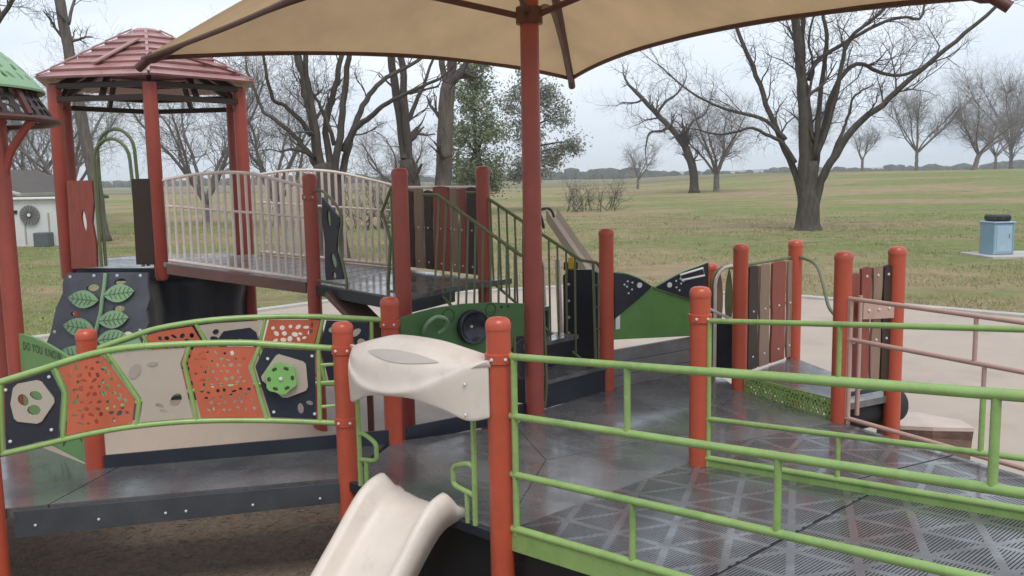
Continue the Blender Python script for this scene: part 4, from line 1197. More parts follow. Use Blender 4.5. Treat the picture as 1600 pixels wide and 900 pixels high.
def leaf_wall():
    t = thing('climbing_wall', (-3.85, 8.0, 0), 'slate climbing wall with a green vine and paired leaves below the tower', 'climbing wall')
    p = Plane((GL1.x + .02, GL1.y - .12), (GF.x + .03, GF.y - .12))
    tilt = .20
    def fn(off): return lambda s_, z: p(s_, z, (1.74 - z) * tilt + off)
    o = [(.09, 1.735), (.90, 1.735), (.905, 1.62), (.93, 1.50), (.90, 1.40), (.93, 1.28), (.86, 1.15), (.88, 1.0), (.84, .6), (.86, .0), (-.24, .0), (-.2, .5), (-.10, 1.05), (-.04, 1.2), (0.0, 1.42), (.06, 1.55), (.055, 1.65)]
    holes = [ell(.36, 1.60, .065, .032, .1), ell(.63, 1.655, .06, .03, .2), ell(.63, 1.41, .06, .030, .1), ell(.20, 1.36, .05, .026, -.1), ell(.72, 1.18, .055, .028, .2), ell(.30, 1.06, .05, .028, 0)]
    b = MB().plate(o, holes, fn(0), .03, p.n).build('wall', SLATE, t)
    stem = [(.49, 1.735), (.485, 1.62), (.47, 1.5), (.46, 1.38), (.43, 1.25), (.40, 1.1), (.40, .9), (.38, .6), (.39, .3), (.38, .02)]
    MB().tube(smooth_path([fn(.03)(*q) for q in stem], 4), .018, 8).build('stem', PALEG, t, True)
    vein = mat('leaf_vein', (0.10, 0.22, 0.085), .5, .05)
    for cx, cz, ang in ((.285, 1.50, .10), (.635, 1.555, .12), (.25, 1.25, .10), (.59, 1.32, .10), (.59, 1.15, .12), (.22, 1.0, .1), (.58, .95, .1), (.2, .75, .1), (.56, .7, .1)):
        sgn = -1 if cx < .45 else 1
        lf = MB().plate(leafshape(cx, cz, .15, .080, ang * sgn, 11), [], fn(.035), .018, p.n).build('leaf', PALEG, t)
        d = (math.cos(ang * sgn), math.sin(ang * sgn)); n_ = (-d[1], d[0])
        vm = MB()
        def ln(x0, y0, x1, y1, wd=.005):
            q0 = (cx + d[0] * x0 + n_[0] * y0, cz + d[1] * x0 + n_[1] * y0); q1 = (cx + d[0] * x1 + n_[0] * y1, cz + d[1] * x1 + n_[1] * y1)
            vm.bar(fn(.046)(*q0), fn(.046)(*q1), .006, wd)
        ln(-.14, 0, .14, 0)
        for q in (-.09, -.045, 0, .045, .085):
            hh = .055 * math.cos(q / .15 * 1.3)
            ln(q, 0, q + .03 * sgn, hh); ln(q, 0, q + .03 * sgn, -hh)
        vm.build('leaf_veins', vein, lf)
    for s_, z in ((.13, 1.70), (.37, 1.71), (.6, 1.71), (.83, 1.71), (.0, 1.2), (.85, 1.22)):
        dome_bolt(fn(.016)(s_, z), p.n, .016).build('bolt', STEEL, t)
leaf_wall()
def stump():
    t = thing('stump_tunnel', (-3.15, 9.0, 0), 'dark navy fluted tree stump climber under the red roofed tower', 'climber')
    c = Vector((-3.18, 9.05, 0)); mb = MB(); n = 48; zs = [0, .2, .5, .8, 1.1, 1.35, 1.55, 1.66]
    for i, z in enumerate(zs):
        for j in range(n):
            a = 2 * math.pi * j / n
            r_ = (.50 + .14 * math.exp(-z * 3) + .06 * smoothstep(1.3, 1.66, z)) * (1 + .045 * math.sin(9 * a + .6 * math.sin(z * 2)) + .02 * math.sin(17 * a + z))
            mb.v.append(c + Vector((r_ * math.cos(a), r_ * math.sin(a), z)))
    for i in range(len(zs) - 1):
        for j in range(n): mb.f.append((i * n + j, i * n + (j + 1) % n, (i + 1) * n + (j + 1) % n, (i + 1) * n + j))
    mb.f.append(tuple((len(zs) - 1) * n + j for j in range(n)))
    mb.build('trunk_shell', mat('stump_plastic', (0.030, 0.032, 0.042), .45, .2, 4), t, 'all')
    ax = Vector((.35, -.94, 0)); q = c + ax * .56 + Vector((0, 0, .95)); sd_ = Vector((.94, .35, 0))
    MB().tube([q + (sd_ * math.cos(a) + Vector((0, 0, 1)) * math.sin(a) * 1.1) * .20 for a in [2 * math.pi * i / 24 for i in range(24)]], .03, 8, closed=True).build('opening_rim', NAVY, t, True)
    MB().tube([c + Vector((.50, -.15, .85)), c + Vector((.66, -.20, .86)), c + Vector((.68, -.2, .80))], .055, 10).build('root_knob', mat('root_green', (.10, .12, .075), .6, .15), t, True)
stump()

# ------------------------------------------------------------------ play panels on the lower deck
def bowl_panel():
    p = Plane(P606, POLE)
    t = thing('bowl_panel', p(.6, D0), 'dark green play panel with a navy bowl and a bent steel tube', 'play panel')
    o = [(.075, 1.58), (.22, 1.605), (.36, 1.622), (.60, 1.630), (.86, 1.615), (1.15, 1.58), (1.15, 1.33), (1.05, 1.33), (1.02, 1.22), (.90, 1.02), (.075, 1.02)]
    b = plate_part('panel', p, o, [], mat('dark_green_plastic', (0.06, 0.15, 0.045), .42, .1), t, 0, .02)
    def bowl(r0, r1, dep):
        mb = MB(); n = 28; rings = []
        for r_, of in ((r0, .012), (r0, .060), (r0 * .95, .064), (r0 * .8, .040), (r0 * .5, .020), (r0 * .2, .013), (.012, .0125)):
            mb.v += [p(.665 + r_ * math.cos(2 * math.pi * j / n), 1.455 + r_ * math.sin(2 * math.pi * j / n), of) for j in range(n)]
        for i in range(6):
            for j in range(n): mb.f.append((i * n + j, i * n + (j + 1) % n, (i + 1) * n + (j + 1) % n, (i + 1) * n + j))
        mb.f.append(tuple(6 * n + j for j in range(n)))
        return mb
    bw = bowl(.128, 0, 0).build('bowl', mat('navy_bowl', (.018, .020, .032), .25, .1), t, 'all')
    dome_bolt(p(.665, 1.455, .012), p.n, .012).build('bolt', STEEL, bw)
    MB().tube(smooth_path([p(.25, 1.46, .02), p(.26, 1.53, .07), p(.32, 1.575, .10), p(.40, 1.545, .10), p(.42, 1.48, .05), p(.38, 1.44, .01)], 4), .014, 8).build('bent_tube', mat('worn_green_steel', (.22, .34, .2), .25, .2), t, True)
    dk = mat('panel_relief', (.028, .075, .022), .5, .1)
    for cx, cz, r_ in ((.47, 1.555, .05), (.84, 1.565, .045)):
        MB().tube([p(cx + r_ * math.cos(2 * math.pi * j / 20), cz + r_ * math.sin(2 * math.pi * j / 20), .011) for j in range(20)], .005, 5, closed=True).build('ring_relief', dk, b, True)
        MB().tube([p(cx + r_ * .5 * math.cos(2 * math.pi * j / 16), cz + r_ * .5 * math.sin(2 * math.pi * j / 16), .011) for j in range(9, 16)], .004, 5).build('ring_relief', dk, b, True)
    for cx in (.94, 1.0): dome_bolt(p(cx, 1.575, .010), p.n, .012).build('bolt', NAVY, b)
    MB().tube([p(1.06, 1.33), p(1.06, D0)], .014, 8).build('leg', OLIVE, t, True)
    plate_part('navy_wing', p, [(.78, 1.40), (.93, 1.20), (1.16, .98), (1.16, 1.30), (1.0, 1.22)], [], NAVY, t, -.03, .02)
bowl_panel()
def fish_panel():
    p = Plane(P945, P1110)
    t = thing('fish_panel', p(.65, D0), 'green play panel topped by two facing navy fish heads with white dots', 'play panel')
    plate_part('panel', p, [(.07, 1.13), (1.24, 1.03), (1.24, 1.38), (.90, 1.455), (.56, 1.555), (.50, 1.56), (.33, 1.46), (.07, 1.32)], [], mat('bright_green_plastic', (0.125, 0.27, 0.075), .4, .1), t, 0, .02)
    l = plate_part('fish_head', p, [(.06, 1.715), (.20, 1.695), (.36, 1.64), (.51, 1.562), (.50, 1.545), (.33, 1.45), (.07, 1.315)], [], NAVY, t, .022, .018)
    r_ = plate_part('fish_head', p, [(1.25, 1.72), (1.10, 1.69), (.87, 1.645), (.68, 1.585), (.56, 1.545), (.60, 1.53), (.85, 1.45), (1.25, 1.33)], [], NAVY, t, .022, .018)
    edge = mat('pale_edge', (.30, .40, .22), .5, .05)
    MB().tube(smooth_path([p(s_, z, .022) for s_, z in ((.06, 1.72), (.20, 1.70), (.36, 1.645), (.515, 1.562))], 3), .008, 6).build('edge_trim', edge, l, True)
    MB().tube(smooth_path([p(s_, z, .022) for s_, z in ((1.25, 1.725), (1.10, 1.695), (.87, 1.65), (.55, 1.548))], 3), .008, 6).build('edge_trim', edge, r_, True)
    MB().tube([p(s_, z, .022) for s_, z in ((.07, 1.32), (.33, 1.455), (.515, 1.55))], .006, 6).build('edge_trim', edge, l, True)
    MB().tube([p(s_, z, .022) for s_, z in ((.56, 1.54), (.85, 1.45), (1.25, 1.33))], .006, 6).build('edge_trim', edge, r_, True)
    for cx, cz, par in ((.36, 1.585, l), (.735, 1.555, r_)):
        plate_part('eye', p, ell(cx, cz, .030, .024, 0, 14), [], WHITE, par, .033, .006)
        sg = -1 if par is l else 1
        for dx, dz in ((.085, .03), (.09, -.03), (.14, .045), (.15, 0), (.13, -.06), (.18, .02)):
            plate_part('dot', p, ell(cx + sg * dx, cz + dz, .010, .009, 0, 8), [], WHITE, par, .033, .004)
    MB().tube([p(.89, 1.585, .035), p(.865, 1.635, .035), p(1.17, 1.675, .035), p(1.195, 1.605, .035)], .010, 6, closed=True).build('slot_frame', WHITE, r_, True)
    plate_part('label_plate', p, [(.085, 1.22), (.135, 1.22), (.135, 1.37), (.085, 1.37)], [], WHITE, t, .02, .01)
fish_panel()
def hoop_climber():
    t = thing('hoop_climber', (1.9, 8.0, 0), 'arched hoops with hanging tan strips between two red posts', 'climber')
    p = Plane((1.80, 7.95), (2.05, 7.85))
    p = Plane((1.83, 8.0), (2.13, 8.0))
    for off, top in ((0, 1.72), (-.14, 1.70)):
        pts = [p(.0, .74, off), p(0, 1.5, off)] + [p(.14 - .14 * math.cos(a), 1.55 + (top - 1.55) * math.sin(a), off) for a in [math.pi * i / 8 for i in range(9)]] + [p(.28, 1.5, off), p(.28, .74, off)]
        MB().tube(pts, .016, 8).build('hoop', OLIVE if off else TAN, t, True)
    for i, (s_, m_) in enumerate(((.05, TANW), (.14, OLIVE), (.22, TANW))):
        plate_part('strip', p, leafshape(s_, 1.40, .30, .035, math.pi / 2, 9), [], m_, t, -.07, .02)
    plate_part('navy_base', p, [(.02, .75), (.27, .75), (.27, 1.20), (.02, 1.20)], [], NAVY, t, -.04, .03)
    MB().tube([p(-.12, 1.38, .25), p(.20, 1.22, .25)], .013, 8).build('bar', TAN, t, True)
    plate_part('knob', p, ell(.25, 1.17, .028, .035, 0, 12), [], TANW, t, .05, .03)
hoop_climber()
def know_panel():
    p = Plane(LQ, P140)
    L_ = p.len
    t = thing('lettered_panel', p(L_ / 2, D0), 'green panel with DO YOU KNOW lettering behind the left end of the bridge', 'play panel')
    def zt(s_): return 1.44 + .04 * math.sin(math.pi * s_ / L_) - .0 * s_
    o = [(.08, .74), (L_ - .07, .70), (L_ - .07, 1.36)] + [(L_ - .07 - (L_ - .17) * i / 10, 1.36 + .16 * math.sin(math.pi * .5 * i / 10) - .04 * (i / 10)) for i in range(1, 11)]
    b = plate_part('panel', p, o, [], mat('sign_green_plastic', (0.13, 0.27, 0.085), .45, .08), t, 0, .02)
    dk = mat('sign_dark_green', (.022, .06, .02), .5, .05)
    x0 = 0.0
    for ch in 'DO YOU KNOW':
        if ch == ' ': x0 += .035; continue
        mb, wd = text_mesh(ch, .085, lambda x, y: p(.17 + (x0 + x) * .92, 1.375 + y - .06 * (x0 + x - .2) ** 2, .0135), 0)
        mb.build('letter', dk, b)
        x0 += wd + .008
    rng = random.Random(5)
    for i in range(14):
        s_ = rng.uniform(.35, L_ - .15); z = rng.uniform(.80, .92) if i < 9 else rng.uniform(1.15, 1.25)
        a = rng.uniform(.9, 2.2)
        plate_part('grass_print', p, leafshape(s_, z, .05, .013, a), [], dk, b, .012, .003)
know_panel()

# ------------------------------------------------------------------ leaf dome shelter, top left
def leaf_dome():
    t = thing('leaf_dome_shelter', (-4.24, 6.6, 0), 'pale green perforated dome on red posts at the left edge', 'shelter')
    c = Vector((-4.24, 6.6, 0)); RD = .80
    rng = random.Random(8)
    outline = ell(0, 0, RD, RD, 0, 64)
    ring2 = [ell(0, 0, RD * f, RD * f, 0, 40) for f in ()]
    holes = []
    for rr, n in ((.735, 40), (.675, 36), (.61, 32), (.54, 28), (.46, 24), (.36, 16)):
        for i in range(n):
            a = 2 * math.pi * i / n + rng.uniform(-.06, .06)
            if rng.random() < .18: continue
            holes.append(leafshape(rr * math.cos(a), rr * math.sin(a), rng.uniform(.024, .038), rng.uniform(.013, .022), rng.uniform(0, 3.1), 5))
    def fn(x, y):
        r_ = math.hypot(x, y) / RD
        return c + Vector((x, y, 3.70 - .46 * r_ ** 2.3))
    MB().plate(outline, holes, fn, .016, (0, 0, 1)).build('dome', PALEG, t)
    lin = lambda x, y: fn(x, y) - Vector((0, 0, .07))
    MB().plate(ell(0, 0, RD * .93, RD * .93, 0, 40), [ell(0, 0, .1 + .001, .1, 0, 16)], lin, .01, (0, 0, 1)).build('shade_lining', DKBR, t)  # dark sheet added so the dome interior looks shaded through the holes
    # skirt with cut-outs, below the dome
    mb = MB()
    n = 24
    for k in range(n):
        a0, a1 = 2 * math.pi * k / n, 2 * math.pi * (k + 1) / n
        if R(50) < a0 < R(255): continue          # open at the back
        def fs(u_, v_, a0=a0, a1=a1):
            a = a0 + (a1 - a0) * u_; r_ = .72 + .13 * (1 - v_)
            return c + Vector((r_ * math.cos(a), r_ * math.sin(a), 3.03 + .22 * v_))
        hl = []
        for i in range(3):
            for j in range(2):
                hl.append(ell(.27 + .46 * j + rng.uniform(-.02, .02), .20 + .30 * i + rng.uniform(-.02, .02), rng.uniform(.16, .21), rng.uniform(.11, .14), rng.uniform(-.2, .2), 7))
        mid = (a0 + a1) / 2
        mb.plate([(0, 0), (.5, 0), (1, 0), (1, 1), (.5, 1), (0, 1)], hl, fs, .012, (math.cos(mid), math.sin(mid), .4))
    mb.build('skirt', DKBR, t)
    MB().tube([c + Vector((.87 * math.cos(2 * math.pi * j / 40), .87 * math.sin(2 * math.pi * j / 40), 3.02)) for j in range(40)], .024, 8, closed=True).build('ring', BROWN, t, True)
    MB().tube([c + Vector((.76 * math.cos(2 * math.pi * j / 40), .76 * math.sin(2 * math.pi * j / 40), 3.25)) for j in range(40)], .014, 8, closed=True).build('ring', BROWN, t, True)
    for k in range(4):
        a = R(-8 + 90 * k)
        d = Vector((math.cos(a), math.sin(a), 0))
        if k == 0:
            q = Vector((LQ[0], LQ[1], 0))
            MB().lathe(q, [(.0635, 0), (.0635, 3.03)], 20).build('post', MAROON_SHADE, t, True)
        else:
            q = c + d * .62
            MB().lathe(q, [(.0635, 0), (.0635, 3.03)], 20).build('post', MAROON_SHADE, t, True)
        MB().tube(smooth_path([q + Vector((0, 0, 2.35)), q + d * .03 + Vector((0, 0, 2.6)), q + d * .10 + Vector((0, 0, 2.8)), c + d * .86 + Vector((0, 0, 3.02))], 3), .03, 8).build('curved_brace', MAROON_SHADE, t, True)
        MB().bar(c + d * .84 + Vector((0, 0, 3.05)), c + d * .74 + Vector((0, 0, 3.26)), .05, .03).build('strut', BROWN, t)
leaf_dome()

# ------------------------------------------------------------------ shade umbrella
def umbrella():
    c = Vector((POLE[0], POLE[1], 0))
    t = thing('shade_umbrella', c, 'big tan fabric shade canopy on a single red pole over the deck', 'umbrella')
    CL, CF, CR, CN = Vector((-3.06, 7.70, 3.59)), Vector((.69, 10.0, 3.605)), Vector((3.0, 5.62, 3.60)), Vector((-.45, 3.95, 3.60))
    PK = Vector((c.x, c.y, 5.02))
    MB().lathe(c, [(.075, 0), (.072, 2.0), (.070, 4.9)], 24).build('pole', MAROON_SHADE, t, True)
    MB().lathe(c, [(.10, 3.68), (.10, 3.80)], 24).build('collar', BROWN, t, True)
    MB().lathe(c, [(.11, 4.78), (.11, 4.96), (.05, 5.02)], 24).build('hub', BROWN, t, True)
    corners = [CL, CF, CR, CN]
    nu, nv = 28, 14
    for k in range(4):
        a, b = corners[k], corners[(k + 1) % 4]
        mid = (a + b) / 2
        inward = (Vector((PK.x, PK.y, 0)) - Vector((mid.x, mid.y, 0))).normalized()
        edge = []
        for i in range(nu + 1):
            f = i / nu; q = 4 * f * (1 - f)
            edge.append(a.lerp(b, f) + inward * .34 * q + Vector((0, 0, .10 * q)))
        mb = MB()
        for i in range(nu + 1):
            f = i / nu; q = 4 * f * (1 - f)
            for j in range(nv + 1):
                g = j / nv
                p_ = PK.lerp(edge[i], g)
                p_ = p_ - Vector((0, 0, .05 * q * math.sin(math.pi * g) + .006 * math.sin(f * 40 + 3 * g) * g * (1 - q))) + Vector((0, 0, .012 * noise.noise(Vector((p_.x * 1.3, p_.y * 1.3, k)))))
                mb.v.append(p_)
        for i in range(nu):
            for j in range(nv):
                mb.f.append((i * (nv + 1) + j, (i + 1) * (nv + 1) + j, (i + 1) * (nv + 1) + j + 1, i * (nv + 1) + j + 1))
        fb = mb.build('canopy', FABRIC, t, 'all')
        hm = MB()
        hm.tube([p_ + Vector((0, 0, -.006)) for p_ in edge], .021, 8)
        hm.build('hem', HEM, fb, True)
        # arm from the hub to the corner
        d = a - PK
        MB().tube([PK + Vector((0, 0, -.06)), PK.lerp(a, .97) + Vector((0, 0, -.055)), a + Vector((0, 0, -.02))], [.045, .038, .034], 10).build('arm', BROWN, t, True)
        MB().tube([a.lerp(PK, .03) + Vector((0, 0, -.02)), a + d.normalized() * .06 + Vector((0, 0, -.06))], .038, 10).build('end_fitting', BROWN, t, True)
        h_ = Vector((a.x - PK.x, a.y - PK.y, 0))
        br = [(.02, 3.74), (.12, 3.83), (.27, 3.955), (.42, 4.02), (.53, 4.00), (.70, 3.86), (.80, 3.765), (.835, 3.75), (.86, 3.77)]
        MB().tube(smooth_path([c + h_ * f + Vector((0, 0, z)) for f, z in br], 3), .024, 8).build('brace', BROWN, t, True)
umbrella()

# ------------------------------------------------------------------ things behind the stairs and on the right
def far_slide():
    t = thing('slide', (.6, 9.6, 0), 'pale far slide with twin rails seen behind the stairs', 'slide')
    a = Vector((.44, 9.6, 2.10)); b = Vector((.86, 9.3, 1.45)); e = Vector((1.10, 9.1, .9))
    sd_ = Vector((.55, .83, 0)).normalized()
    pts = smooth_path([a, a.lerp(b, .5), b, e], 4)
    mb = MB()
    prof = [(-.20, .10), (-.18, .11), (-.15, .02), (0, 0), (.15, .02), (.18, .11), (.20, .10), (.20, -.02), (0, -.03), (-.20, -.02)]
    n = len(prof)
    for p_ in pts:
        mb.v += [p_ + sd_ * x * .6 + Vector((0, 0, z)) for x, z in prof]
    for i in range(len(pts) - 1):
        for j in range(n): mb.f.append((i * n + j, i * n + (j + 1) % n, (i + 1) * n + (j + 1) % n, (i + 1) * n + j))
    mb.build('chute', BEIGE, t, True)
    for sg in (-1, 1):
        q = a + sd_ * .13 * sg
        MB().tube(smooth_path([q + Vector((-.02, 0, -.1)), q + Vector((-.06, 0, .06)), q + Vector((-.12, .04, .10)), q + Vector((-.22, .06, .02)), q + Vector((-.24, .06, -.5)), q + Vector((-.24, .06, -2.1))], 3), .015, 8).build('grab_bar', DKBR, t, True)
    for x in (.30, .46):
        MB().tube([(x, 8.95, 1.72), (x + .06, 8.95, 0)], .03, 8).build('leg', TAN, t, True)
    n_ = thing('navy_panel', (.65, 8.5, 0), 'tall navy panel behind the stair rail left of the fish panel', 'panel')
    p = Plane((.50, 8.55), (.86, 8.35))
    plate_part('panel', p, [(.0, .0), (.36, .0), (.36, 1.64), (.30, 1.67), (.06, 1.66), (.0, 1.60)], [], NAVY, n_, 0, .04)
    for z in (1.52, 1.36, 1.2, 1.05): dome_bolt(p(.06, z, .021), p.n, .014).build('bolt', STEEL, n_)
    y = thing('yellow_tag', (.60, 8.8, 1.68), 'small yellow plate above the navy panel', 'plate')
    pp = Plane((.56, 8.8), (.66, 8.78))
    plate_part('tag', pp, [(.0, 1.64), (.05, 1.64), (.05, 1.75), (.0, 1.75)], [], YELLOW, y, 0, .02)
    plate_part('tag_back', pp, [(-.05, 1.62), (.09, 1.62), (.09, 1.70), (-.05, 1.70)], [], DKBR, y, -.03, .02)
    # climber below the open side of the upper deck
    k = thing('plank_climber', (-1.4, 8.2, 0), 'brown sloping plank climber leading down from the upper deck', 'climber')
    MB().bar((-1.55, 7.9, 1.56), (-.95, 7.45, 1.05), .30, .05, .006).build('plank', mat('brown_beam2', (.14, .075, .06), .5, .15), k)
    MB().bar((-1.25, 7.62, 1.30), (-1.25, 7.62, .0), .05, .05).build('leg', BROWN, k)
far_slide()
def rock_step():
    t = thing('rock_step', (3.6, 7.3, 0), 'brown rock step with a pale flat top beside the ramp', 'rock')
    rng = random.Random(6)
    o = [(3.12, 7.10), (3.36, 6.98), (3.66, 6.96), (3.70, 7.16), (3.46, 7.52), (3.10, 7.45)]
    def loop(z, g): return [Vector((3.6 + (x - 3.6) * g + rng.uniform(-.02, .02), 7.3 + (y - 7.3) * g + rng.uniform(-.02, .02), z + rng.uniform(-.02, .02))) for x, y in o]
    mb = MB(); n = 6
    ls = [loop(-.03, 1.05), loop(.2, 1.06), loop(.40, 1.0), loop(.455, .97)]
    for l in ls: mb.v += l
    for i in range(3):
        for j in range(n): mb.f.append((i * n + j, i * n + (j + 1) % n, (i + 1) * n + (j + 1) % n, (i + 1) * n + j))
    mb.build('boulder', ROCK, t)
    mb = MB(); l = ls[3]
    mb.v = [p + Vector((0, 0, .0)) for p in l] + [p + Vector((0, 0, .03)) for p in l]
    mb.f = [tuple(range(6, 12))] + [(j, (j + 1) % 6, 6 + (j + 1) % 6, 6 + j) for j in range(6)]
    mb.build('top', ROCKT, t)
    d = thing('rubber_roller', (2.78, 6.9, .5), 'black rubber roller under the plank gate', 'roller')
    ax = Vector((.87, .49, 0))
    q = Vector((2.75, 6.90, .68)); sd_ = Vector((-.49, .87, 0))
    mb = MB()
    MB().tube([q - ax * .28, q - ax * .24, q + ax * .36, q + ax * .40], [.12, .15, .15, .12], 20).build('drum', BLACK, d, True)
    MB().tube([q - ax * .34, q + ax * .46], .03, 10).build('axle', GREY, d, True)
    MB().bar((q - ax * .30) - Vector((0, 0, .0)), (q - ax * .30) - Vector((0, 0, .68)), .04, .04).build('stand', BLACK, d)
    MB().bar((q + ax * .42) - Vector((0, 0, .0)), (q + ax * .42) - Vector((0, 0, .68)), .04, .04).build('stand', BLACK, d)
rock_step()
def trash_bin():
    x, y = 14.17, 26.1
    t = thing('litter_bin', (x, y, gz(x, y)), 'pale blue square litter bin with a dark domed lid on the lawn', 'bin')
    z = gz(x, y) + .06
    MB().box((x, y, z + .47), (.62, .62, .90), .12, .03).build('body', BLUE, t)
    fr = Vector((math.sin(.12), -math.cos(.12), 0))
    dr_ = MB().box(Vector((x, y, z + .47)) + fr * .315, (.44, .02, .74), .12, .006).build('door', mat('blue_door', (.33, .45, .55), .5, .08), t)
    MB().box(Vector((x, y, z + .55)) + fr * .33 + Vector((.16, .02, 0)), (.02, .02, .12), .12, .004).build('handle', GREY, dr_)
    for sx in (-1, 1):
        MB().box((x + .295 * sx * math.cos(.12), y + .295 * sx * math.sin(.12), z + .47), (.05, .65, .93), .12, .01).build('corner_strip', mat('blue_trim', (.22, .33, .42), .5, .05), t)
    MB().box((x, y, z + .945), (.70, .70, .05), .12, .012).build('rim', BLUE, t)
    l = MB().box((x, y, z + 1.07), (.54, .54, .19), .12, .05).build('lid', mat('dark_lid', (.03, .032, .03), .5, .1), t)
    for sx in (-1, 1):
        MB().box((x + .13 * sx * math.cos(.12) + .27 * math.sin(.12), y - .27 * math.cos(.12) + .13 * sx * math.sin(.12), z + 1.07), (.14, .03, .10), .12, .004).build('opening', BLACK, l)
    MB().box((x, y, z + .02), (.60, .60, .05), .12, .01).build('base', GREY, t)
    mb = MB(); mb.box((x + 1.6, y + .1, gz(x, y) + .02), (4.4, 1.7, .10), .05, .01)
    tag(mb.build('concrete_pad', CONC), kind='structure')
trash_bin()
def house():
    t = thing('house', (-21, 40, 0), 'small cream house with a dark gable roof behind the left posts', 'house')
    z = 0
    # end wall faces the playground
    x0, x1, y0, y1 = -27.5, -21.0, 38.6, 46
    MB().box(((x0 + x1) / 2, (y0 + y1) / 2, 1.1), (x1 - x0, y1 - y0, 2.2), None).build('wall', mat('cream_wall2', (.42, .39, .31), .85, .12, 2), t)
    xm = (x0 + x1) / 2
    ov = .35
    for sg in (-1, 1):
        xa = xm + sg * ((x1 - x0) / 2 + ov)
        mb = MB().add([(xm, y0 - ov, 3.3), (xa, y0 - ov, 1.95), (xa, y1 + ov, 1.95), (xm, y1 + ov, 3.3), (xm, y0 - ov, 3.16), (xa, y0 - ov, 1.81), (xa, y1 + ov, 1.81), (xm, y1 + ov, 3.16)],
                      [(0, 1, 2, 3), (7, 6, 5, 4), (0, 4, 5, 1), (1, 5, 6, 2), (2, 6, 7, 3), (3, 7, 4, 0)])
        mb.build('roof', ROOFD, t)
    MB().add([(x0, y0 + .01, 2.2), (x1, y0 + .01, 2.2), (xm, y0 + .01, 3.12), (x0, y0 + .2, 2.2), (x1, y0 + .2, 2.2), (xm, y0 + .2, 3.12)], [(0, 1, 2), (5, 4, 3), (0, 2, 5, 3), (1, 4, 5, 2)]).build('gable', CREAM, t)
    # whitewashed lean-to with a round fan
    f = thing('white_lean_to', (-19.6, 37.6, 0), 'white lean-to wall with a round grey fan beside the cream house', 'shed')
    MB().box((-19.7, 37.75, .98), (4.2, .8, 1.96), None, .02).build('wall', mat('white_wall', (.62, .62, .60), .8, .1, 1.5, dirt=(.42, .45, .40), dscale=.7), f)
    MB().box((-19.7, 37.7, 2.0), (4.4, 1.0, .08), None, .01).build('roof', WHITE, f)
    fan = MB().tube([(-19.95, 37.33, 1.32), (-19.95, 37.25, 1.32)], .40, 28).build('fan', GREY, f, True)
    MB().tube([(-19.95, 37.25, 1.32), (-19.95, 37.21, 1.32)], .07, 12).build('fan_hub', WHITE, fan, True)
    for i in range(8):
        a = i * math.pi / 8
        MB().bar((-19.95 - .38 * math.cos(a), 37.235, 1.32 - .38 * math.sin(a)), (-19.95 + .38 * math.cos(a), 37.235, 1.32 + .38 * math.sin(a)), .012, .012).build('fan_guard', DKBR, fan)
    for i, (x, z_) in enumerate(((-20.75, 1.42), (-20.55, 1.45), (-21.0, 1.44))):
        MB().box((x, 37.33, z_), (.14, .06, .14), None, .01).build('vent', BLACK, f)
    MB().box((-19.35, 37.1, .30), (.62, .5, .60), None, .03).build('cooling_unit', mat('unit_grey', (.10, .115, .12), .6, .1), f)
    for x in (-21.2, -20.2, -19.2): MB().box((x, 37.335, .75), (.06, .03, 1.3), None).build('pipe', mat('pipe_tan', (.35, .32, .27), .7, .1), f)
house()

# ------------------------------------------------------------------ trees
def twig(mb, rng, p, d, L_, r_, lev, droop=0.0, kids=3, jit=.28):
    segs = 4 if lev > 0 else 3
    pts, rs = [p.copy()], [r_]
    dd = d.normalized()
    for i in range(segs):
        dd = (dd + Vector((rng.gauss(0, jit), rng.gauss(0, jit), rng.gauss(0, jit) + .08 - droop))).normalized()
        p = p + dd * (L_ / segs)
        pts.append(p.copy()); rs.append(max(r_ * (1 - .72 * (i + 1) / segs), .004))
        if lev > 0:
            for _ in range(kids if i > 0 else 1):
                if rng.random() < .8:
                    ax = dd.orthogonal().normalized()
                    ax.rotate(Matrix.Rotation(rng.uniform(0, 6.283), 3, dd))
                    nd = (dd * rng.uniform(.5, 1.0) + ax * rng.uniform(.5, 1.1)).normalized()
                    twig(mb, rng, p.copy(), nd, L_ * rng.uniform(.42, .7), max(rs[-1] * .62, .006), lev - 1, droop, kids, jit)
    mb.tube(pts, rs, 5 if r_ > .06 else (4 if r_ > .025 else 3), cap=False)
    return pts
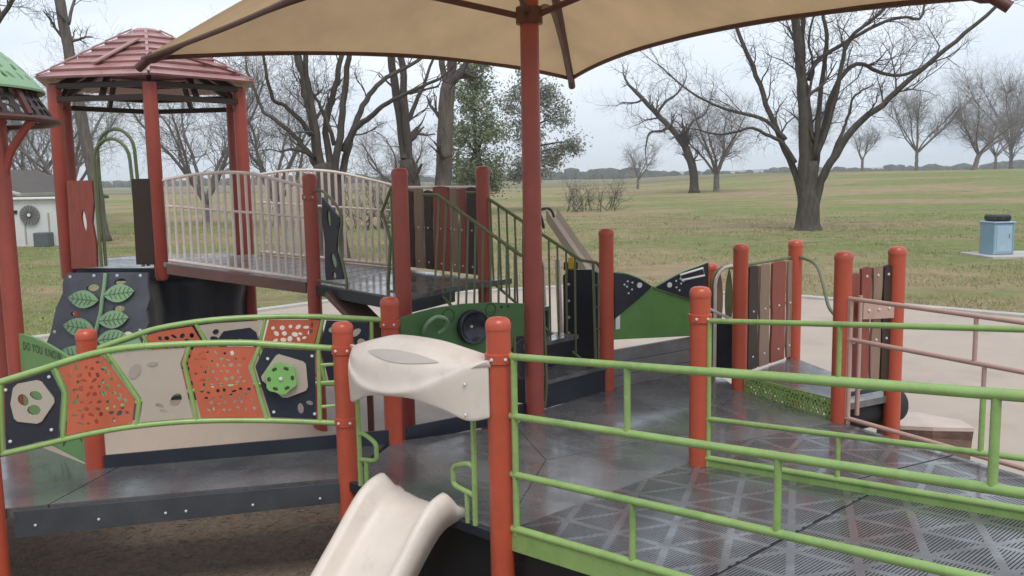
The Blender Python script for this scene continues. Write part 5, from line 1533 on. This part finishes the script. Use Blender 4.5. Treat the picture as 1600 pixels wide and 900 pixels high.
def tree(label, base, limbs, unit, seed, group='bare trees', bark=BARK, lev=2, tl=2.6, dens=1.0, twm=TWIG, name='bare_tree', droop=0, kids=2, minr=.011):
    """limbs: (r0, r1, depth, [(right, up) ...]) in sketch units of `unit` metres, measured from the foot"""
    rng = random.Random(seed)
    b = Vector((base[0], base[1], gz(*base)))
    t = thing(name, b, label, 'tree', group)
    tk, cw = MB(), MB()
    for li, (r0, r1, dy, pts) in enumerate(limbs):
        n = len(pts)
        P3 = []
        for i, (dx, dz) in enumerate(pts):
            f = (i / (n - 1)) ** 1.2 if n > 1 else 0
            P3.append(b + Vector((dx * unit, dy * f, dz * unit - (.15 if i == 0 and dz == 0 else 0))))
        sm = smooth_path(P3, 4)
        N = len(sm)
        sm = [p + Vector((rng.gauss(0, .02), rng.gauss(0, .02), 0)) * (1 if i else 0) for i, p in enumerate(sm)]
        rs = [r0 + (r1 - r0) * (i / (N - 1)) ** .8 for i in range(N)]
        if pts[0][1] == 0:
            rs[0] *= 1.5; rs[1] *= 1.12
        tk.tube(sm, rs, 10 if r0 > .12 else 7)
        tot = sum((sm[i + 1] - sm[i]).length for i in range(N - 1))
        if pts[0] == (0, 0) and len(limbs) > 1 and pts[-1][1] * unit < 4: continue
        k = int(tot * 1.5 * dens) + 2
        for _ in range(k):
            i = min(N - 2, int(N * (rng.uniform(.28, 1.0))))
            d = (sm[i + 1] - sm[i]).normalized()
            ax = d.orthogonal().normalized(); ax.rotate(Matrix.Rotation(rng.uniform(0, 6.283), 3, d))
            nd = d * rng.uniform(.4, .9) + ax * rng.uniform(.5, 1.0) + Vector((0, 0, .25))
            twig(cw, rng, sm[i].copy(), nd, tl * rng.uniform(.5, 1.2), max(rs[i] * .38, minr), lev, droop, kids)
        twig(cw, rng, sm[-1].copy(), sm[-1] - sm[-2], tl, rs[-1] * .9, lev, droop, kids)
    tk.build('trunk', bark, t, 'all')
    me = bpy.data.meshes.new('crown'); off = OFF[t]
    me.from_pydata([p - off for p in cw.v], [], cw.f); me.shade_smooth(); me.materials.append(twm)
    o = bpy.data.objects.new('crown', me); col.objects.link(o); o.parent = t; OFF[o] = off
    return t
def px(pts, cx, cy): return [(x - cx, cy - y) for x, y in pts]

# the big tree on the right lawn
c = (1262, 360)
tree('big bare tree with forking dark limbs alone on the right lawn', (12.95, 39.1), [
    (.58, .34, 0, px([(1262, 360), (1262, 330), (1261, 295), (1262, 255)], *c)),
    (0.264, 0.136, -1.0, px([(1256, 335), (1252, 285), (1250, 230), (1244, 150), (1235, 80), (1224, 10), (1215, -80), (1205, -150)], *c)),
    (0.198, 0.087, 1.5, px([(1262, 335), (1262, 280), (1268, 215), (1262, 150), (1258, 90), (1262, 20), (1270, -90)], *c)),
    (0.211, 0.043, -2.5, px([(1270, 335), (1278, 285), (1297, 245), (1325, 200), (1358, 172), (1395, 135), (1440, 95), (1490, 50), (1540, 0), (1575, -60)], *c)),
    (0.132, 0.062, 2.5, px([(1268, 330), (1273, 270), (1288, 200), (1307, 140), (1335, 108), (1358, 103), (1385, 113), (1412, 118), (1440, 116), (1480, 102)], *c)),
    (0.145, 0.062, 1.0, px([(1264, 325), (1270, 260), (1278, 190), (1285, 120), (1292, 60), (1287, 20), (1290, -80)], *c)),
    (0.119, 0.050, -1.5, px([(1272, 250), (1294, 175), (1303, 110), (1312, 72), (1342, 45), (1370, 10), (1400, -60)], *c)),
    (0.106, 0.043, 1.8, px([(1258, 130), (1272, 102), (1306, 80), (1345, 58), (1385, 40), (1420, 33), (1446, 34), (1456, 10), (1460, -40)], *c)),
    (0.172, 0.056, 1.5, px([(1254, 330), (1245, 275), (1222, 222), (1200, 165), (1180, 105), (1160, 55), (1145, 0), (1125, -70)], *c)),
    (0.106, 0.031, -1.5, px([(1240, 255), (1218, 225), (1190, 212), (1165, 202), (1140, 208), (1110, 212), (1080, 205)], *c)),
    (0.099, 0.031, 2.0, px([(1225, 220), (1195, 190), (1165, 178), (1140, 170), (1100, 150), (1070, 125), (1040, 95)], *c)),
    (0.092, 0.031, 1.2, px([(1290, 262), (1312, 215), (1325, 190), (1335, 160), (1352, 145), (1372, 137)], *c)),
    (0.079, 0.031, -.8, px([(1268, 225), (1255, 170), (1262, 120), (1252, 70), (1258, 30), (1250, -40)], *c)),
], .0279, 1, lev=2, tl=2.2, dens=.62, group='bare trees on the lawn')

# multi stemmed tree and its neighbours behind the barred bridge
c = (520, 400)
tree('bare tree with a fan of many stems behind the tan barred bridge', (-5.6, 28), [
    (.52, .36, 0, px([(520, 400), (520, 340), (517, 290), (515, 250)], *c)),
    (0.198, 0.093, 1, px([(512, 335), (505, 275), (500, 220), (490, 150), (477, 95), (460, 40), (445, -60)], *c)),
    (0.132, 0.062, -1, px([(518, 330), (512, 265), (505, 190), (500, 130), (497, 70), (492, -40)], *c)),
    (0.132, 0.056, 1, px([(520, 330), (524, 265), (515, 200), (530, 130), (540, 80), (548, 0), (556, -70)], *c)),
    (0.145, 0.062, -1, px([(524, 330), (530, 262), (545, 190), (555, 130), (565, 80), (572, 0)], *c)),
    (0.132, 0.050, 1.5, px([(528, 325), (540, 255), (560, 190), (575, 150), (600, 120), (640, 95), (680, 70)], *c)),
    (0.119, 0.043, -1.5, px([(545, 230), (565, 195), (590, 180), (620, 160), (660, 145), (700, 130)], *c)),
    (0.106, 0.037, 1.0, px([(514, 310), (500, 255), (480, 220), (455, 195), (430, 175), (415, 165), (400, 130), (385, 95)], *c)),
    (0.092, 0.037, -1.0, px([(495, 205), (480, 180), (460, 160), (445, 150), (440, 110), (435, 60)], *c)),
    (0.066, 0.031, -1.0, px([(498, 240), (485, 230), (470, 226), (460, 230)], *c)),
    (0.079, 0.031, -.5, px([(530, 220), (520, 180), (508, 150), (500, 135)], *c)),
], .020, 2, lev=2, tl=1.4, dens=.28, group='bare trees on the lawn', minr=.008)
c = (650, 400)
tree('tall thick bare trunk splitting in two above the upper deck', (-3.3, 31), [
    (.52, .26, 0, px([(652, 400), (648, 330), (641, 255)], *c)),
    (0.198, 0.105, .5, px([(648, 345), (640, 285), (632, 200), (622, 130), (615, 60), (606, -60)], *c)),
    (0.172, 0.087, -.5, px([(650, 345), (645, 285), (642, 200), (640, 130), (636, 60), (628, -60)], *c)),
    (0.092, 0.037, .5, px([(644, 195), (660, 160), (675, 125), (690, 80)], *c)),
    (0.059, 0.031, .5, px([(648, 155), (665, 150), (690, 143)], *c)),
], .0221, 3, lev=1, tl=1.2, dens=.22, group='bare trees on the lawn', minr=.009)
c = (680, 400)
tree('straight pale bare trunk forking high, right of the split trunk', (-2.45, 33), [
    (.34, .27, 0, px([(678, 400), (678, 330), (682, 270), (687, 200), (692, 150)], *c)),
    (0.132, 0.074, .5, px([(690, 165), (683, 120), (677, 80), (668, 0), (660, -60)], *c)),
    (0.145, 0.081, -.5, px([(692, 160), (700, 125), (708, 90), (714, 20), (722, -60)], *c)),
    (0.079, 0.043, .3, px([(692, 140), (694, 100), (692, 40)], *c)),
], .0236, 4, bark=BARK2, lev=1, tl=1.2, dens=.2, group='bare trees on the lawn', minr=.009)
# tall trunk behind the tower and the limb reaching from the far left
c = (165, 400)
tree('tall single bare trunk rising behind the red roofed tower', (-18.2, 40), [
    (.29, .21, 0, px([(165, 390), (158, 300), (145, 200), (135, 120), (122, 0), (112, -120)], 165, 390)),
    (0.086, 0.037, 1, px([(136, 60), (140, 20), (150, -40)], 165, 390)),
], .0286, 5, bark=BARK2, lev=2, tl=1.6, dens=.35, group='bare trees on the lawn', minr=.012)
tree('bare tree at the far left edge with long reaching limbs', (-18.5, 29), [
    (.34, .26, 0, [(0, 0), (-8, 110), (-12, 200)]),
    (0.132, 0.056, -1, [(-10, 190), (40, 255), (75, 320), (120, 350), (165, 395), (185, 440)]),
    (0.079, 0.031, 1, [(-12, 200), (10, 300), (40, 345), (34, 375), (48, 395), (70, 405)]),
    (0.106, 0.037, 1, [(-12, 200), (-30, 300), (-20, 380), (0, 450)]),
], .0207, 6, lev=2, tl=1.5, dens=.7, group='bare trees on the lawn', minr=.008)

def random_tree(label, base, h, r_, seed, spread=.9, lean=(0, 0), lev=3, name='bare_tree', group='bare trees in the distance', twm=TWIG_HAZE, nl=6, tl=.30, minr=.02, fork=.28, dens=2.2, bark=BARK_HAZE):
    rng = random.Random(seed)
    limbs = []
    fk = h * fork
    limbs.append((r_, r_ * .8, 0, [(0, 0), (lean[0] * fk * .5, fk * .5), (lean[0] * fk, fk)]))
    for i in range(nl):
        a = 2 * math.pi * i / nl + rng.uniform(-.4, .4); s_ = spread * rng.uniform(.5, 1.1) * h * .42
        top = h * rng.uniform(.68, .98)
        x0, z0 = lean[0] * fk, fk * rng.uniform(.8, 1.0)
        ex, ey = math.cos(a) * s_ + lean[0] * h * .6, math.sin(a) * s_
        m1 = (x0 + (ex - x0) * .35 + rng.uniform(-.3, .3), z0 + (top - z0) * .35)
        m2 = (x0 + (ex - x0) * .75 + rng.uniform(-.4, .4), z0 + (top - z0) * .72)
        limbs.append((r_ * .5, r_ * .14, ey, [(x0, z0), m1, m2, (ex, top)]))
    return tree(label, base, limbs, 1.0, seed + 50, group, bark, lev - 1, h * tl, dens, twm, name, 0, 2, minr)
# centre right, beyond the lawn
tree('leaning bare tree with a bushy crown tilted to the left', (19.6, 96), [
    (.50, .42, 0, [(0, 0), (-2, 35), (-14, 70)]),
    (.36, .20, 1, [(-14, 70), (-35, 98), (-58, 122), (-78, 145), (-92, 160)]),
    (.20, .08, -2, [(-40, 102), (-52, 95), (-72, 92), (-80, 70)]),
    (.20, .08, 2, [(-14, 70), (-10, 95), (0, 110), (18, 120), (28, 135)]),
    (.18, .07, -1, [(-58, 122), (-45, 140), (-30, 150), (-20, 165)]),
    (.15, .06, 2, [(-78, 145), (-90, 140), (-108, 142)]),
], .0686, 21, lev=2, tl=3.0, dens=.55, group='bare trees in the distance', minr=.025)
random_tree('small bare tree with a wide dark crown beside the leaning tree', (22.2, 97), 8.5, .36, 22, 1.3, lev=3, nl=7, minr=.025, fork=.22)
random_tree('low rounded bare tree on the horizon left of the leaning tree', (17.0, 120), 5.0, .2, 23, 1.2, lev=3, nl=5, minr=.03)
random_tree('tiny bare tree on the horizon right of the litter lawn tree', (58.5, 150), 7.0, .25, 24, .8, lev=3, nl=5, minr=.035)
random_tree('spreading bare tree, left of the pair on the right skyline', (67.5, 150), 12.0, .30, 25, 1.5, lev=3, nl=8, minr=.038)
random_tree('dark bare tree with a leaning trunk, right of the pair on the skyline', (75, 146), 9.0, .42, 126, 1.9, (.3, 0), lev=3, nl=7, minr=.038)
random_tree('broad bare tree near the right edge of the skyline', (86, 160), 9.0, .26, 127, 1.8, lev=3, nl=7, minr=.038)
random_tree('tall hazy bare tree at the right edge of the picture', (97, 175), 17.0, .34, 128, 1.3, lev=3, nl=8, minr=.038)
random_tree('small bare tree between the big lawn tree and the skyline pair', (47, 140), 9.5, .3, 35, .7, lev=3, nl=6, minr=.035)
# left background
for i, (lb, b, h, sp) in enumerate((
        ('dense grey bare tree between the dome shelter and the tower', (-27.5, 56), 8.6, 1.2),
        ('bare tree framed between the tower posts', (-17.6, 52), 8.8, 1.2),
        ('bushy bare tree just right of the tower posts', (-13.0, 50), 7.6, 1.2),
        ('low bare tree behind the right end of the barred bridge', (-8.6, 70), 5.5, 1.2),
        ('bare tree behind the cream house', (-32, 60), 9.0, 1.2))):
    random_tree(lb, b, h, .26, 60 + i, sp, lev=3, nl=7, group='bare trees behind the tower', minr=.014, fork=.16, tl=.30, twm=TWIG_HAZE, dens=1.7, bark=BARK_HAZE)
# leafless shrub in the field
def shrub(label, base, h, wd, seed, n=26, leafy=None, name='shrub'):
    rng = random.Random(seed); b = Vector((base[0], base[1], gz(*base)))
    t = thing(name, b, label, 'shrub'); mb = MB()
    for i in range(n):
        a = rng.uniform(0, 6.28)
        twig(mb, rng, b + Vector((rng.uniform(-.5, .5) * wd, rng.uniform(-.5, .5) * wd, -.05)), Vector((math.cos(a) * .6, math.sin(a) * .6, 1)), h * rng.uniform(.5, 1), .035, 2, 0, 2)
    me = bpy.data.meshes.new('stems'); me.from_pydata([p - b for p in mb.v], [], mb.f); me.materials.append(TWIG)
    o = bpy.data.objects.new('stems', me); col.objects.link(o); o.parent = t
shrub('low brown leafless shrub in the field right of the pole', (5.6, 62), 2.0, 3.6, 41)
shrub('small brown shrub at the foot of the trees right of the barred bridge', (-6.9, 46), 3.2, 3.0, 42)

def leafy_tree(label, base, h, r_, seed, clumps, m_, group='evergreen trees'):
    rng = random.Random(seed); b = Vector((base[0], base[1], gz(*base)))
    t = thing('evergreen_tree', b, label, 'tree', group)
    tk = MB(); lf = MB()
    tk.tube(smooth_path([b + Vector((0, 0, -.2)), b + Vector((.1, 0, h * .3)), b + Vector((-.2, .2, h * .6)), b + Vector((0, 0, h * .95))], 4), [r_ * (1 - .9 * i / 12) for i in range(13)], 8)
    for (cx, cy, cz, rx, rz, n) in clumps:
        o = b + Vector((cx, cy, cz))
        tk.tube([b + Vector((0, 0, max(h * .15, cz - rz * 1.1))), b + Vector((cx * .6, cy * .6, cz - rz * .3)), o], [r_ * .35, r_ * .2, .03], 5)
        subs = [(o + Vector((rng.gauss(0, .5) * rx, rng.gauss(0, .5) * rx, rng.gauss(0, .5) * rz)), rng.uniform(.18, .46)) for _ in range(max(5, n // 40))]
        for _ in range(int(n * 2.1)):
            s_, sr = rng.choice(subs)
            p = s_ + Vector((rng.gauss(0, sr), rng.gauss(0, sr), rng.gauss(0, sr * .9) - .1))
            a = Vector((rng.gauss(0, 1), rng.gauss(0, 1), rng.gauss(0, .7) - .5)).normalized(); w_ = a.orthogonal().normalized()
            w_.rotate(Matrix.Rotation(rng.uniform(0, 6.28), 3, a))
            L_ = rng.uniform(.12, .27); k = len(lf.v)
            lf.v += [p, p + a * L_ * .5 + w_ * L_ * .26, p + a * L_, p + a * L_ * .5 - w_ * L_ * .26]
            lf.f.append((k, k + 1, k + 2, k + 3))
    tk.build('trunk', BARK, t, 'all')
    me = bpy.data.meshes.new('crown'); me.from_pydata([p - b for p in lf.v], [], lf.f); me.materials.append(m_)
    o = bpy.data.objects.new('crown', me); col.objects.link(o); o.parent = t
leafy_tree('tall green leafy tree left of the red umbrella pole', (-2.1, 60), 9.6, .32, 71,
           [(-.5, 0, 7.6, 1.0, 1.4, 1300), (.1, .3, 9.3, .8, 1.2, 900), (-1.1, 0, 5.2, 1.0, 1.2, 1100), (.7, 0, 5.6, 1.0, 1.3, 1100), (-.2, .4, 3.4, 1.3, 1.0, 1300), (.9, -.3, 2.6, 1.2, 1.0, 900), (-1.0, -.2, 2.4, 1.0, .9, 800)], LEAF)
leafy_tree('grey green leafy tree with drooping sprays right of the red umbrella pole', (1.2, 64), 9.8, .30, 72,
           [(-.6, 0, 8.0, 1.2, 1.5, 1000), (1.3, 0, 8.3, 1.0, 1.2, 800), (2.3, 0, 6.6, .9, .8, 420), (.2, .3, 5.6, 1.4, 1.3, 900), (2.6, 0, 4.5, 1.0, .6, 420), (3.3, .1, 4.9, .6, .4, 200), (1.2, 0, 3.6, 1.2, .9, 700), (-.6, 0, 3.2, 1.2, 1.0, 800)], LEAFG)

# ------------------------------------------------------------------ distant haze
def haze():
    mb = MB().box((100, 1000, 60), (5600, 2900, 0)) if False else MB()
    x0, x1, y0, y1, z0, z1 = -2600, 2600, -320, 2700, -6, 40
    mb.add([(x, y, z) for x in (x0, x1) for y in (y0, y1) for z in (z0, z1)], [(0, 1, 3, 2), (4, 6, 7, 5), (0, 4, 5, 1), (2, 3, 7, 6), (0, 2, 6, 4), (1, 5, 7, 3)])
    m = bpy.data.materials.new('thin_haze'); m.use_nodes = True
    t = m.node_tree; t.nodes.clear()
    o = t.nodes.new('ShaderNodeOutputMaterial'); v = t.nodes.new('ShaderNodeVolumePrincipled')
    v.inputs['Color'].default_value = (.93, .96, 1.0, 1); v.inputs['Density'].default_value = .00045
    t.links.new(v.outputs[0], o.inputs['Volume'])
    tag(mb.build('haze', m), 'thin pale haze over the distant fields', 'haze', kind='stuff')
HAZE = True
if HAZE: haze()
